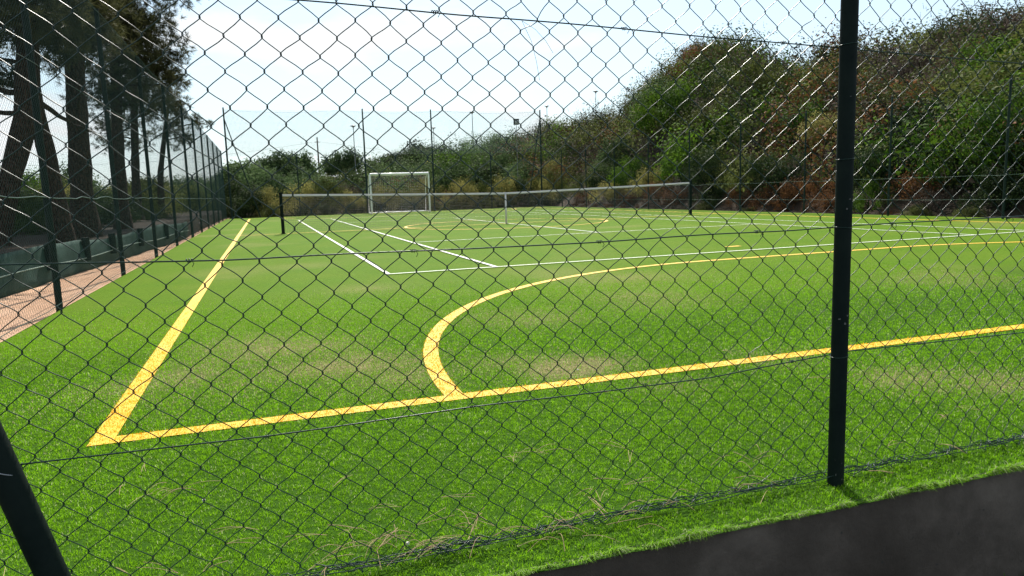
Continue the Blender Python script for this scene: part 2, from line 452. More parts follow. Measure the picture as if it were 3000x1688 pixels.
arc(yl, PL, YN + LW, AR, LW, 90, 180, Z1); arc(yl, PR, YN + LW, AR, LW, 0, 90, Z1)
strip(yl, PL, YN + LW + AR - LW / 2, PR, YN + LW + AR + LW / 2, Z1)
arc(yl, PL, YF - LW, AR, LW, 180, 270, Z1); arc(yl, PR, YF - LW, AR, LW, 270, 360, Z1)
strip(yl, PL, YF - LW - AR - LW / 2, PR, YF - LW - AR + LW / 2, Z1)
strip(yl, 5.33, 0.68, 5.58, 0.79, Z1); strip(yl, 5.36, 23.05, 5.6, 23.16, Z1)
tag(yl.build('yellow_pitch_line', M['yellow_line']), 'yellow painted boundary, goal area and centre lines on the turf', kind='structure')
w = 0.05
for x in (0, 1.37, 9.60, 10.97): strip(wl, x - w / 2, -w / 2 if x in (0, 10.97) else w / 2, x + w / 2, 23.77, Z2 + .004)
strip(wl, w / 2, -w / 2, 10.97 - w / 2, w / 2, Z2 + .004); strip(wl, w / 2, 23.77, 10.97 - w / 2, 23.77 + w, Z2 + .004)
for y in (5.485, 18.285): strip(wl, 1.37 + w / 2, y - w / 2, 9.6 - w / 2, y + w / 2, Z2 + .004)
strip(wl, CX - w / 2, 5.485 + w / 2, CX + w / 2, 18.285 - w / 2, Z2 + .004)
tag(wl.build('white_court_line', M['white_line']), 'white painted tennis court lines on the turf', kind='structure')

def in_yellow(x, y):
    a = (x > XL) & (x < XL + LW) & (y > YN) & (y < YF)
    b = (y > YN) & (y < YN + LW) & (x > XL) & (x < XR)
    r = np.hypot(x - PL, y - YN - LW)
    c = (abs(r - AR) < LW / 2) & (x < PL) & (y > YN)
    d = (abs(y - (YN + LW + AR)) < LW / 2) & (x >= PL) & (x <= PR)
    return a | b | c | d
def in_white(x, y):
    return ((abs(y) < w / 2) & (x > 0) & (x < 10.97)) | ((abs(x) < w / 2) & (y > 0) & (y < 4)) | ((abs(x - 1.37) < w / 2) & (y > 0) & (y < 4))

# ---- turf fibres near the camera (many small blades: nobody could count them)
def build_blades():
    n = 2600000
    x = rng.uniform(-3.2, 5.5, n); y = rng.uniform(-7.1, -1.0, n)
    dx = x - CAM[0]; dy = y - CAM[1]; d = np.hypot(dx, dy); az = np.degrees(np.arctan2(dx, dy))
    keep = (az > -24) & (az < 60) & (y > turf_edge(x) - 0.004)
    dens = np.clip((2.6 / d) ** 2.0, 0.0, 1.0) * sstep(-1.0, -4.2, y) ** .5
    tuft = 0.6 * vnoise(x * 55, y * 55, 41) + 0.4 * vnoise(x * 120, y * 120, 43)
    keep &= rng.random(n) < dens * np.clip((tuft - 0.18) * 3.2, 0.15, 1)
    x, y, d, tuft = x[keep], y[keep], d[keep], tuft[keep]
    xf = rng.uniform(-1.4, 3.2, 60000); xf = xf[rng.random(60000) < np.clip((vnoise(xf * 28, xf * 0, 47) * .6 + vnoise(xf * 90, xf * 0, 48) * .4 - .25) * 2, .05, 1)]   # frayed fringe on the trimmed edge
    yf = turf_edge(xf) + rng.uniform(-.004, .007, len(xf))
    x = np.r_[x, xf]; y = np.r_[y, yf]; d = np.r_[d, np.hypot(xf - CAM[0], yf - CAM[1])]; tuft = np.r_[tuft, rng.uniform(.3, .9, len(xf))]
    n = len(x)
    sc_ = np.clip(d / 2.6, 0.85, 1.7)
    L = rng.uniform(0.006, 0.014, n) * sc_ ** 0.25 * (0.7 + 0.6 * tuft)
    wd = rng.uniform(0.0007, 0.0014, n) * sc_
    th = rng.uniform(0, 2 * np.pi, n)
    lean = rng.uniform(0.2, 1.35, n); la = rng.uniform(0, 2 * np.pi, n)
    edge = y < turf_edge(x) + 0.016
    la = np.where(edge, -np.pi / 2 + rng.normal(0, .6, n), la); lean = np.where(edge, rng.uniform(.7, 1.7, n), lean); L = np.where(edge, L * rng.uniform(.6, 1.6, n) * (0.35 + 2.6 * np.clip(fbm(x * 16, x * 0, 49, 3) * 1.9 - .5, 0, 1)), L)
    bx = np.cos(th) * wd; by = np.sin(th) * wd
    P = np.stack([x, y, np.zeros(n)], 1)
    side = np.stack([bx, by, np.zeros(n)], 1)
    mid = P + np.stack([np.cos(la) * np.sin(lean * .5), np.sin(la) * np.sin(lean * .5), np.cos(lean * .5)], 1) * (L * .55)[:, None]
    tip = mid + np.stack([np.cos(la) * np.sin(lean * 1.3), np.sin(la) * np.sin(lean * 1.3), np.cos(lean * 1.3)], 1) * (L * .5)[:, None]
    V = np.stack([P - side, P + side, mid + side * .8, mid - side * .8, tip], 1)  # n,5,3
    ww = worn(x, y); r1 = rng.random(n)[:, None]; r2 = rng.random(n)
    lush = fbm(x * 1.3, y * 1.3, 31)[:, None]
    c = lerp(np.array(GREEN_D), np.array(GREEN_L), np.clip(r1 * 0.55 + lush * 0.45 + tuft[:, None] * 0.9 - 0.5, 0, 1))
    wm = (r2 < ww * 0.75)[:, None]
    c = np.where(wm, np.array((.50, .42, .24)) * rng.uniform(0.6, 1.15, (n, 1)), c)
    c = np.where((rng.random(n) < 0.05)[:, None], np.array([0.46, 0.52, 0.24]), c)
    jx = x + rng.normal(0, .005, n); jy = y + rng.normal(0, .005, n)
    c = np.where(in_yellow(jx, jy)[:, None], np.array(YEL) * rng.uniform(.86, 1.1, (n, 1)), c)
    c = np.where(in_white(jx, jy)[:, None], np.array([.7, .7, .6]) * rng.uniform(.75, 1.1, (n, 1)), c)
    c = np.where((edge & (rng.random(n) < .22))[:, None], np.array([.34, .36, .22]), c)
    Cc = np.repeat(c[:, None], 5, 1)
    b = np.arange(n)[:, None] * 5
    mb = MB()
    mb.add(V.reshape(-1, 3), np.concatenate([b + 0, b + 1, b + 2, b + 3], 1), Cc.reshape(-1, 3))
    mb.f3.append(np.concatenate([b + 3, b + 2, b + 4], 1))
    o = mb.build('turf_fibres', M['blade'], color=True)
    tag(o, 'short curled green turf fibres beside the near fence', kind='stuff')
build_blades()

# ---- low concrete wall under the turf edge
def build_wall():
    mb = MB()
    n = 260
    xs = np.linspace(-3.4, 14.7, n)
    prof = [(-7.04, -0.004), (-7.052, -0.012), (-7.058, -0.03), (-7.06, -0.12), (-7.064, -0.30), (-7.066, -0.62)]
    V = []
    for (y, z) in prof:
        yy = y + (fbm(xs * 2.5, np.full(n, z * 9 + 2), 9) - .5) * 0.005
        V.append(np.stack([xs, yy, np.full(n, z)], 1))
    V.append(np.stack([xs, np.full(n, -6.80), np.full(n, -0.62)], 1)); V.append(np.stack([xs, np.full(n, -6.80), np.full(n, -0.004)], 1))
    V = np.stack(V)
    k = len(V)
    i = np.arange(k - 1)[:, None] * n; j = np.arange(n - 1)[None]
    F = np.stack([i + j, i + n + j, i + n + j + 1, i + j + 1], -1).reshape(-1, 4)
    mb.add(V.reshape(-1, 3), F)
    o = mb.build('concrete_wall', M['concrete'], smooth=True)
    tag(o, 'low dark concrete wall under the trimmed turf edge', 'wall')
build_wall()
sheet('footpath', -12, -30, 20, -7.07, -0.41, M['path'], 120, 90, 0.05, 4, 'dark earth path below the turf wall')
sheet('sand_strip', -4.6, -9, -3.15, 33, -0.03, M['sand'], 24, 300, 0.04, 6, 'pinkish sandy strip along the left fence')
sheet('earth_verge', 14.15, -7.0, 16.2, 32.0, -0.035, M['terrace'], 24, 240, 0.05, 8, 'reddish brown earth verge along the right fence')

# ------------------------------------------------------------------ chain-link
def chain_mesh(s0, s1, z0, z1, pw, ph, r, sides, fine, to_world, warp=None, seed=0):
    """interlocked zigzag wires between s0..s1 (along) and z0..z1 (up); to_world maps (s, n, z) to xyz"""
    g = np.random.default_rng(seed)
    hw = pw / 2; hh = ph / 2
    nw = int((s1 - s0) / hw); q = int((z1 - z0) / hh)
    I = np.arange(nw)[:, None]; Q = np.arange(q + 1)[None]
    colx = I + ((Q + I) % 2)
    S = s0 + colx * hw; Zz = z0 + Q * hh + 0 * I
    right = ((Q + I) % 2) == 1          # wire at its right-hand extreme
    sgn = np.where(right, 1.0, -1.0)
    k = r * 0.95
    if not fine:
        P = np.stack([S, 0 * S + k * sgn * 0.5, Zz], -1)
    else:
        e = 0.0024
        # per node two points (vertical knuckle) and per segment interior points
        Sn = S + sgn * k
        pts = []
        for j in range(q + 1):
            nz = Zz[:, j]
            up_first = np.stack([Sn[:, j], sgn[:, j] * k * 0.9, nz - e], -1)
            up_sec = np.stack([Sn[:, j], -sgn[:, j] * k * 0.9, nz + e], -1)
            pts += [up_first, up_sec]
            if j < q:
                a = up_sec; b = np.stack([Sn[:, j + 1], sgn[:, j + 1] * k * 0.9, Zz[:, j + 1] - e], -1)
                jit = g.normal(0, 0.0006, (nw, 3))
                for tt, cv in ((0.08, -0.0003), (0.36, -0.0004), (0.64, 0.0001), (0.92, 0.0003)):
                    m = a + (b - a) * tt
                    m = m + jit * (1 if 0.2 < tt < 0.8 else 0.4)
                    m[:, 0] += sgn[:, j] * cv * -1.0
                    m[:, 2] += 0.0004 * math.sin(tt * 6.28)
                    pts.append(m)
        P = np.stack(pts, 1)
    if warp is not None: P = warp(P)
    W = to_world(P)
    mb = MB(); mb.tubes(W, r, sides)
    return mb

def near_warp(P):
    s, n, z = P[..., 0], P[..., 1], P[..., 2]
    ds = (fbm(s * 5.0, z * 5.0, 51, 3) - .5) * 0.017 + (vnoise(s * 13, z * 13, 61) - .5) * 0.006
    dz = (fbm(s * 5.0, z * 5.0, 71, 3) - .5) * 0.013 + (vnoise(s * 13, z * 13, 81) - .5) * 0.006
    dn = (fbm(s * 2.0, z * 2.0, 91, 3) - .5) * 0.03
    # pulled and bent cells near the post and above the lower wire, as in the picture
    for (a, b, rr, px, pz) in ((0.06, 0.50, .05, .016, -.020), (0.02, 0.43, .04, -.012, -.012), (-1.44, 0.82, .035, -.002, .016), (-.70, 1.41, .035, .010, -.016),
                               (1.02, 0.62, .05, -.014, .01), (0.20, 1.41, .04, .015, -.012), (0.14, 0.08, .12, .02, .012), (-.55, .10, .1, .01, -.012)):
        f = np.exp(-(((s - a) / rr) ** 2 + ((z - b) / rr) ** 2))
        ds = ds + px * f; dz = dz + pz * f
    # the lowest rows sag, squash together and curl outwards on the turf
    low = np.clip((0.13 - z) / 0.13, 0, 1)
    dn = dn - 0.045 * low ** 2 * (0.4 + 1.2 * vnoise(s * 3, s * 0, 15))
    ds = ds + low * (vnoise(s * 9, z * 9, 13) - .5) * 0.05
    dz = dz + low ** 2 * (vnoise(s * 7, s * 0 + 1, 17) - .35) * 0.045
    Q = P.copy(); Q[..., 0] += ds; Q[..., 1] += dn; Q[..., 2] = np.maximum(z + dz, 0.012)
    return Q

FY = -6.885
near = empty('chain_link_fence', (0, FY, 0))
tag(near, 'dark green chain link fence with round posts along the near turf edge', 'fence')
def own(o): # keep world coordinates under an Empty that is not at the origin
    o.matrix_parent_inverse = Matrix.Translation(-Vector(o.parent.location)) if o.parent and o.parent.rotation_euler.z == 0 else o.parent.matrix_world.inverted()
    return o
PW, PH = 0.0832, 0.0795
mb = chain_mesh(-3.2212, 3.2, 0.0104, 3.0, PW, PH, 0.00122, 6, True, lambda P: np.stack([P[..., 0], FY + P[..., 1], P[..., 2]], -1), near_warp, 1)
mb2 = chain_mesh(3.2 + PW * .0, 14.1, 0.015, 3.0, PW, PH, 0.00135, 3, False, lambda P: np.stack([P[..., 0], FY + P[..., 1], P[..., 2]], -1), None, 2)
mb.add(np.vstack(mb2.v), np.vstack(mb2.f4))
own(mb.build('wire_mesh', M['wire'], near, smooth=True))

def wire_path(pts, n=60, wob=0.003, seed=0):
    pts = np.asarray(pts, float)
    d = np.r_[0, np.cumsum(np.linalg.norm(np.diff(pts, axis=0), axis=1))]
    t = np.linspace(0, d[-1], n)
    P = np.stack([np.interp(t, d, pts[:, k]) for k in range(3)], 1)
    P[:, 2] += (vnoise(t * 3, t * 0, seed) - .5) * wob; P[:, 1] += (vnoise(t * 3, t * 0 + 5, seed) - .5) * wob
    return P
TY = FY - 0.008
tension = [
    [(-3.2, TY, 1.43), (-1.315, TY, 1.405), (-0.72, TY, 1.388), (-0.166, TY, 1.366), (0.3, TY, 1.35), (1.07, TY, 1.325), (3.2, TY, 1.30), (14.1, TY, 1.3)],
    [(-3.2, TY, 0.86), (-1.91, TY, 0.837), (-1.437, TY, 0.819), (-0.536, TY, 0.811), (0.297, TY, 0.816), (1.11, TY, 0.813), (3.2, TY, .82), (14.1, TY, .82)],
    [(-3.2, TY, 0.41), (-1.924, TY, 0.397), (-1.416, TY, 0.386), (-0.897, TY, 0.393), (-0.16, TY, 0.392), (0.27, TY, 0.412), (0.30, TY, 0.418), (1.148, TY, 0.404), (3.2, TY, .4), (14.1, TY, .4)],
    [(-3.2, TY, 2.95), (14.1, TY, 2.95)],
]
for k, pts in enumerate(tension):
    m_ = MB(); m_.tube(wire_path(pts, 240, 0.006, k), 0.0018, 7)
    # short twisted ties that bind the mesh to this wire
    if k < 3:
        for sx in np.arange(-3.0, 4.0, 0.515) + (-.005, -.087, .05)[k]:
            zz = np.interp(sx, [p[0] for p in pts], [p[2] for p in pts])
            a = np.linspace(0, 5 * np.pi, 26)
            m_.tube(np.stack([sx + np.linspace(-.007, .007, 26), TY + .003 + .0042 * np.cos(a), zz + .0042 * np.sin(a)], 1), 0.0011, 5)
            m_.tube([(sx + .006, TY - .004, zz), (sx + .010, TY - .007, zz - .007), (sx + .006, TY - .005, zz - .014)], 0.0009, 5)
    own(m_.build('tension_wire', M['wire'], near, smooth=True))
# bottom selvage: bent wire ends and a loose strand that lie tangled on the turf
m_ = MB()
for k in range(3):
    t = np.linspace(-3.1, 5, 700)
    m_.tube(np.stack([t, FY - .012 - .018 * k + (fbm(t * 6, t * 0, 200 + k) - .5) * .05, .016 + .012 * vnoise(t * 7, t * 0, 210 + k) + .004 * k], 1), 0.0013, 5)
for k in range(330):
    s0_ = rng.uniform(-3.1, 3.6); a0 = rng.uniform(0, 6.28); L_ = rng.uniform(.03, .075)
    t = np.linspace(0, 1, 7)
    m_.tube(np.stack([s0_ + L_ * (t - .5) * 1.6, FY - .018 + .018 * np.sin(a0 + t * 5) + rng.normal(0, .008), .014 + .016 * np.abs(np.sin(a0 * 2 + t * 4))], 1), 0.0013, 5)
own(m_.build('bottom_selvage', M['wire'], near, smooth=True))

def near_post(x, mat, zt=3.06, r=0.0245, y=None):
    y = FY - 0.045 if y is None else y
    mb = MB(); z = np.linspace(-0.02, zt, 14)
    mb.tube(np.stack([np.full(14, x), np.full(14, y), z], 1), r, 28)
    mb.tube([(x, y, zt), (x, y, zt + .008), (x, y, zt + .016)], [r * 1.05, r * .9, r * .3], 20)
    o = own(mb.build('post', mat, near, smooth=True))
    return o
def ring(x, y, z, r, tilt=0.0, ax=None):
    a = np.linspace(0, 2 * np.pi, 33)
    return np.stack([x + r * np.cos(a), y + r * np.sin(a), z + tilt * np.cos(a) * r], 1)
for px in (0.285, 3.36, 6.4, 9.45, 12.5):
    p_ = near_post(px, M['post'])
    if px < 1:
        for (zz, mt, tl) in ((0.418, 'wire', .15), (0.815, 'wire', -.1), (1.352, 'wire', .1), (1.02, 'wire', .06)):
            rb = MB(); rb.tube(ring(px, FY - .045, zz, .0255, tl), .0013, 5)
            o_ = rb.build('wire_tie', M[mt], p_, smooth=True); o_.matrix_parent_inverse = p_.matrix_world.inverted(); own(o_) if False else None
            o_.matrix_parent_inverse = Matrix.Identity(4)
        # paint scuffs: thin chips on the tube
        sb = MB()
        for k in range(11):
            zc = rng.choice([rng.uniform(.0, .11), rng.uniform(.0, .09), rng.uniform(.5, 1.3)]) if k > 5 else [.545, .52, .535, .87, 1.2, .9][k]
            a0 = rng.uniform(-2.6, -.8); da = rng.uniform(.03, .16) if k > 5 else rng.uniform(.15, .4); dz = rng.uniform(.002, .008)
            aa = np.linspace(a0, a0 + da, 5); rr = .0248
            lo = np.stack([px + rr * np.cos(aa), FY - .045 + rr * np.sin(aa), np.full(5, zc)], 1); hi = lo + [0, 0, dz * .8]; hi[:, 2] += rng.normal(0, .001, 5)
            kk = np.arange(4); sb.add(np.vstack([lo, hi]), np.stack([kk, kk + 1, 5 + kk + 1, 5 + kk], 1))
        o_ = sb.build('scuffed_paint', M['scuff'], p_); o_['kind'] = 'stuff'; o_.matrix_parent_inverse = Matrix.Identity(4)
# leaning brace at the left: from the turf edge up to the corner post
mb = MB()
b0 = np.array([-1.824, FY - .05, -0.03]); dirb = np.array([-0.262, 0.012, 1.0]); bt = 3.0
tt = np.linspace(0, bt, 12)[:, None]
mb.tube(b0 + dirb * tt, 0.0305, 28)
br = own(mb.build('brace', M['post'], near, smooth=True))
zc = .408; c_ = b0 + dirb * (zc - b0[2])
rb = MB(); rb.tube(ring(c_[0], c_[1], zc, .0322, -.55), .0013, 5)
o_ = rb.build('wire_tie', M['tie'], br, smooth=True); o_.matrix_parent_inverse = Matrix.Identity(4)
near_post(-3.2, M['post'], 3.1, .033, FY)

# loose strands hanging from the top wire
m_ = MB()
m_.tube(wire_path([(-.722, FY - .012, 1.383), (-.700, FY - .02, 1.33), (-.688, FY - .02, 1.28), (-.681, FY - .02, 1.235)], 20, .002, 5), .0005, 5)
m_.tube(wire_path([(-.722, FY - .012, 1.383), (-.690, FY - .02, 1.362), (-.662, FY - .02, 1.335), (-.642, FY - .02, 1.305)], 20, .002, 6), .0005, 5)
o = m_.build('loose_strand', M['post'], smooth=True)
tag(o, 'two thin loose strands hanging from the top wire of the near fence', 'wire')

# ------------------------------------------------------------------ left, right and far fences
def fence_frame(name, label, loc): 
    o = empty(name, loc); return tag(o, label, 'fence')
lf = fence_frame('chain_link_fence', 'tall green mesh fence running between the turf and the pine trees', (-3.2, 12, 0))
mb = chain_mesh(-6.85, 31.3, 0.02, 3.42, 0.056, 0.05, 0.00095, 3, False, lambda P: np.stack([-3.2 + P[..., 1], P[..., 0], P[..., 2]], -1))
own(mb.build('wire_mesh', M['wire_left'], lf, smooth=True))
LPY = [-1.05, 2.22, 5.45, 8.75, 12.45, 15.6, 18.7, 21.8, 24.9, 28.0, 31.25]
for y in LPY:
    mb = MB(); mb.tube([(-3.235, y, -.05), (-3.235, y, 1.7), (-3.235, y, 3.46)], .030, 14)
    own(mb.build('post', M['post'], lf, smooth=True))
mb = MB(); mb.tube([(-3.24, 12.62, -.02), (-3.24, 12.55, 1.6), (-3.24, 12.5, 3.3)], .03, 12); own(mb.build('brace', M['post_far'], lf, smooth=True))
for z in (0.06, 1.03, 2.2, 3.4):
    mb = MB(); mb.tube(wire_path([(-3.2, -6.8, z), (-3.2, 31.25, z)], 160, .03, int(z * 10)), .003 if z != 1.03 else .006, 6)
    own(mb.build('tension_wire', M['wire_left'], lf, smooth=True))

rf = fence_frame('chain_link_fence', 'green mesh fence along the foot of the scrubby hill', (14.1, 12, 0))
mb = chain_mesh(-6.85, 31.3, 0.02, 3.0, 0.085, 0.08, 0.0012, 3, False, lambda P: np.stack([14.1 + P[..., 1], P[..., 0], P[..., 2]], -1))
own(mb.build('wire_mesh', M['wire_far'], rf, smooth=True))
for k in range(13):
    y = 31.2 - 3.2 - 3.13 * k
    if y < -6.9: continue
    mb = MB(); mb.tube([(14.14, y, -.05), (14.14, y, 1.5), (14.14, y, 3.06)], .026, 14); own(mb.build('post', M['post_far'], rf, smooth=True))
for z in (0.43, 0.97, 1.6, 3.0):
    mb = MB(); mb.tube(wire_path([(14.09, -6.8, z), (14.09, 31.25, z)], 120, .03, int(z * 10)), .0028, 6)
    own(mb.build('tension_wire', M['rope'] if z < 1 else M['wire_far'], rf, smooth=True))

ff = fence_frame('ball_stop_fence', 'tall ball stop fence with high pale net behind the far goal', (5.5, 31.3, 0))
mb = chain_mesh(-3.2, 14.1, 0.02, 3.2, 0.085, 0.08, 0.0012, 3, False, lambda P: np.stack([P[..., 0], 31.3 + P[..., 1], P[..., 2]], -1))
own(mb.build('wire_mesh', M['wire_far'], ff, smooth=True))
for x, zt in ((-2.95, 5.62), (4.02, 5.6), (7.76, 5.58), (14.26, 5.6)):
    mb = MB(); mb.tube([(x, 31.34, -.05), (x, 31.34, 2.8), (x, 31.34, zt)], [.05, .045, .036], 14); own(mb.build('pole', M['post_far'], ff, smooth=True))
for x in (0.46, 11.14):
    mb = MB(); mb.tube([(x, 31.34, -.05), (x, 31.34, 1.5), (x, 31.34, 3.25)], .034, 12); own(mb.build('post', M['post_far'], ff, smooth=True))
for x0, x1 in ((-1.55, -2.93), (13.35, 14.24)):
    mb = MB(); mb.tube([(x0, 31.36, 0), ((x0 + x1) / 2, 31.36, 2.5), (x1, 31.36, 5.0)], .027, 12); own(mb.build('brace', M['post_far'], ff, smooth=True))
mb = MB()
for x in np.arange(-2.9, 14.25, 0.06): 
    top = 5.5 - .12 * abs(math.sin((x + 2.95) * math.pi / 5.74))
    mb.tube([(x, 31.30, 3.18), (x, 31.30, 4.3), (x, 31.30, top)], .0034, 3, caps=False)
zs = np.arange(3.2, 5.5, 0.06)
for z in zs:
    mb.tube([(-2.9, 31.298, z), (5.5, 31.298, z - .02), (14.24, 31.298, z)], .0034, 3, caps=False)
xs = np.linspace(-2.95, 14.26, 60)
mb.tube(np.stack([xs, np.full(60, 31.3), 5.5 - .12 * np.abs(np.sin((xs + 2.95) * np.pi / 5.74))], 1), .004, 5)
own(mb.build('ball_stop_net', M['paleveil'], ff))

# ------------------------------------------------------------------ tennis net
tn = empty('tennis_net', (CX, CY, 0))
tag(tn, 'black tennis net with white headband strung between two green posts', 'tennis net')
xs = np.linspace(-0.914, 11.884, 80)
def nettop(x): return 0.925 + 0.145 * (np.abs(np.asarray(x) - CX) / 6.4) ** 1.15
hb = MB()
zt = nettop(xs)
V = []
for dy, dz in ((-.008, 0), (.008, 0), (.010, -.06), (-.010, -.06)): V.append(np.stack([xs, CY + dy + 0 * xs, zt + dz], 1))
V = np.stack(V, 1).reshape(-1, 3); i = np.arange(79)[:, None] * 4; k = np.arange(4)[None]; k2 = (k + 1) % 4
hb.add(V, np.stack([i + k, i + k2, i + 4 + k2, i + 4 + k], -1).reshape(-1, 4))
own(hb.build('headband', M['tape'], tn))
nm = MB()
gx = np.arange(-0.85, 11.85, 0.045)
Pn = np.stack([np.stack([np.stack([gx, np.full_like(gx, CY), np.full_like(gx, .05)], 1), np.stack([gx, np.full_like(gx, CY), (nettop(gx) - .05) / 2], 1), np.stack([gx, np.full_like(gx, CY), nettop(gx) - .05], 1)], 1)][0])
nm.tubes(Pn, .0021, 4)
for f in np.linspace(0.0, 1, 20):
    zz = .05 + (nettop(xs) - .10) * f
    nm.tube(np.stack([xs, np.full(80, CY + .002), zz], 1), .0021, 4, caps=False)
own(nm.build('net_mesh', M['netcord'], tn))
st = MB(); st.box((CX - .026, CY - .014, 0.0), (CX + .026, CY - .011, .93)); own(st.build('centre_strap', M['tape'], tn))
for x in (-0.914, 11.884):
    mb = MB(); mb.tube([(x, CY, -.02), (x, CY, .55), (x, CY, 1.10)], .044, 20)
    mb.tube([(x, CY, 1.10), (x, CY, 1.115)], .05, 20)
    mb.tube([(x, CY, 0.0), (x, CY, .012)], .075, 20)
    po = own(mb.build('net_post', M['post'], tn, smooth=False))
    cr = MB(); cr.tube([(x + (-.05 if x < 0 else .05), CY, .72), (x + (-.08 if x < 0 else .08), CY, .72)], .03, 12)
    o_ = cr.build('winch', M['post'], po); o_.matrix_parent_inverse = Matrix.Identity(4)

# ------------------------------------------------------------------ goal
gl = empty('football_goal', (CX, 29.25, 0))
tag(gl, 'white framed goal with net standing before the far fence', 'goal')
def gbar(name, pts, r=.05, n=12, mat='white_paint'):
    mb = MB(); mb.tube(pts, r, n); return own(mb.build(name, M[mat], gl, smooth=True))
GY = 29.3
gbar('goal_post', [(PL - .04, GY, 0), (PL - .04, GY, 1), (PL - .04, GY, 2.0), (PL - .02, GY, 2.04)])
gbar('goal_post', [(PR + .04, GY, 0), (PR + .04, GY, 1), (PR + .04, GY, 2.0), (PR + .02, GY, 2.04)])
gbar('crossbar', [(PL - .04, GY, 2.04), (CX, GY, 2.04), (PR + .04, GY, 2.04)], .06)
for x in (PL - .04, PR + .04):
    gbar('net_support', [(x, GY, 2.03), (x, GY + .45, 2.0), (x, GY + .72, 1.75), (x, GY + .92, 1.0), (x, GY + 1.05, .04), (x, GY + .5, .04), (x, GY, .04)], .02, 10)
gbar('ground_bar', [(PL - .04, GY + 1.05, .04), (CX, GY + 1.05, .04), (PR + .04, GY + 1.05, .04)], .025, 10)
mb = MB()
prof = np.array([(GY + .02, 2.0), (GY + .45, 1.97), (GY + .72, 1.73), (GY + .92, .98), (GY + 1.05, .06)])
pd = np.r_[0, np.cumsum(np.linalg.norm(np.diff(prof, axis=0), axis=1))]; pt = np.linspace(0, pd[-1], 29)
py = np.interp(pt, pd, prof[:, 0]); pz = np.interp(pt, pd, prof[:, 1])
for x in np.arange(PL, PR + .01, .1): mb.tube(np.stack([np.full(29, x), py, pz], 1), .0015, 3, caps=False)
for a, b in zip(py, pz): mb.tube([(PL - .03, a, b), (CX, a, b - .01), (PR + .03, a, b)], .0015, 3, caps=False)
for x in (PL - .03, PR + .03):
    for z in np.arange(.1, 2, .1):
        yb = np.interp(-z, -prof[:, 1], prof[:, 0]); mb.tube([(x, GY, z), (x, yb, z)], .0015, 3, caps=False)
own(mb.build('goal_net', M['whitecord'], gl))

# ------------------------------------------------------------------ left: cloth barrier and terrace
def wallx(y): return np.minimum(-4.2 + 0.0737 * (np.asarray(y, float) - 0.55), -3.42)
cb = empty('cloth_barrier', (-4, 3, 0))
tag(cb, 'low dark green cloth barrier with pale rope below the pine trees', 'barrier')
ys = np.linspace(-9, 13.0, 200)
tz = 0.43 + .03 * np.sin(ys * .9) + (vnoise(ys * 1.5, ys * 0, 33) - .5) * .04
rows = []
for f in np.linspace(0, 1, 9):
    rows.append(np.stack([wallx(ys) + (fbm(ys * 2.2, ys * 0 + f * 2, 44) - .5) * .07 + .03 * math.sin(f * 3.1), ys, -.04 + (tz + .04) * f], 1))
V = np.stack(rows); n = 200
i = np.arange(8)[:, None] * n; j = np.arange(n - 1)[None]
mb = MB(); mb.add(V.reshape(-1, 3), np.stack([i + j, i + n + j, i + n + j + 1, i + j + 1], -1).reshape(-1, 4))
o = own(mb.build('cloth', M['cloth'], cb, smooth=True))
sm = o.modifiers.new('thick', 'SOLIDIFY'); sm.thickness = 0.006
mb = MB(); mb.tube(np.stack([wallx(ys) + .065, ys, .19 + .02 * np.sin(ys * 1.3)], 1), .007, 6); own(mb.build('rope', M['rope'], cb, smooth=True))
for y in (-2.2, 0.3, 2.04, 3.54, 4.94, 6.9, 9.3):
    x = float(wallx(y)) + .06
    mb = MB(); mb.tube([(x, y, .13), (x, y, .3), (x, y, .47)], .055, 10); own(mb.build('stake', M['post'], cb, smooth=True))

ysT = np.linspace(-14, 60, 260); us = np.concatenate([[0, 0.03, .25, .6], np.geomspace(1, 40, 40)])
Y, U = np.meshgrid(ysT, us, indexing='ij')
X = wallx(Y) - U - .02
Zt = 0.40 + (fbm(X * .9, Y * .9, 77) - .5) * .16 * np.clip(U, 0, 1) + .03 * np.sin(Y) + .02 * U * sstep(0, 6, U)
Zt = np.where(U < .01, -.1, Zt)
n = len(us); i = np.arange(259)[:, None] * n; j = np.arange(n - 1)[None]
mb = MB(); mb.add(np.stack([X, Y, Zt], -1).reshape(-1, 3), np.stack([i + j, i + n + j, i + n + j + 1, i + j + 1], -1).reshape(-1, 4))
tag(mb.build('terrace_ground', M['terrace'], smooth=True), 'raised brown terrace under the pine trees', kind='structure')

# ------------------------------------------------------------------ plants
def leaf_quads(C, nrm, size, elong, g):
    n = len(C)
    nrm = nrm / (np.linalg.norm(nrm, axis=1)[:, None] + 1e-9)
    a = g.normal(0, 1, (n, 3)); a -= nrm * (a * nrm).sum(1)[:, None]; a /= np.linalg.norm(a, axis=1)[:, None] + 1e-9
    b = np.cross(nrm, a)
    s = (size * g.uniform(.6, 1.3, n))[:, None]
    a = a * s; b = b * s * elong
    bend = nrm * s * .25
    return np.stack([C - a, C - b * .9 + bend, C + a, C + b * .9 + bend], 1)

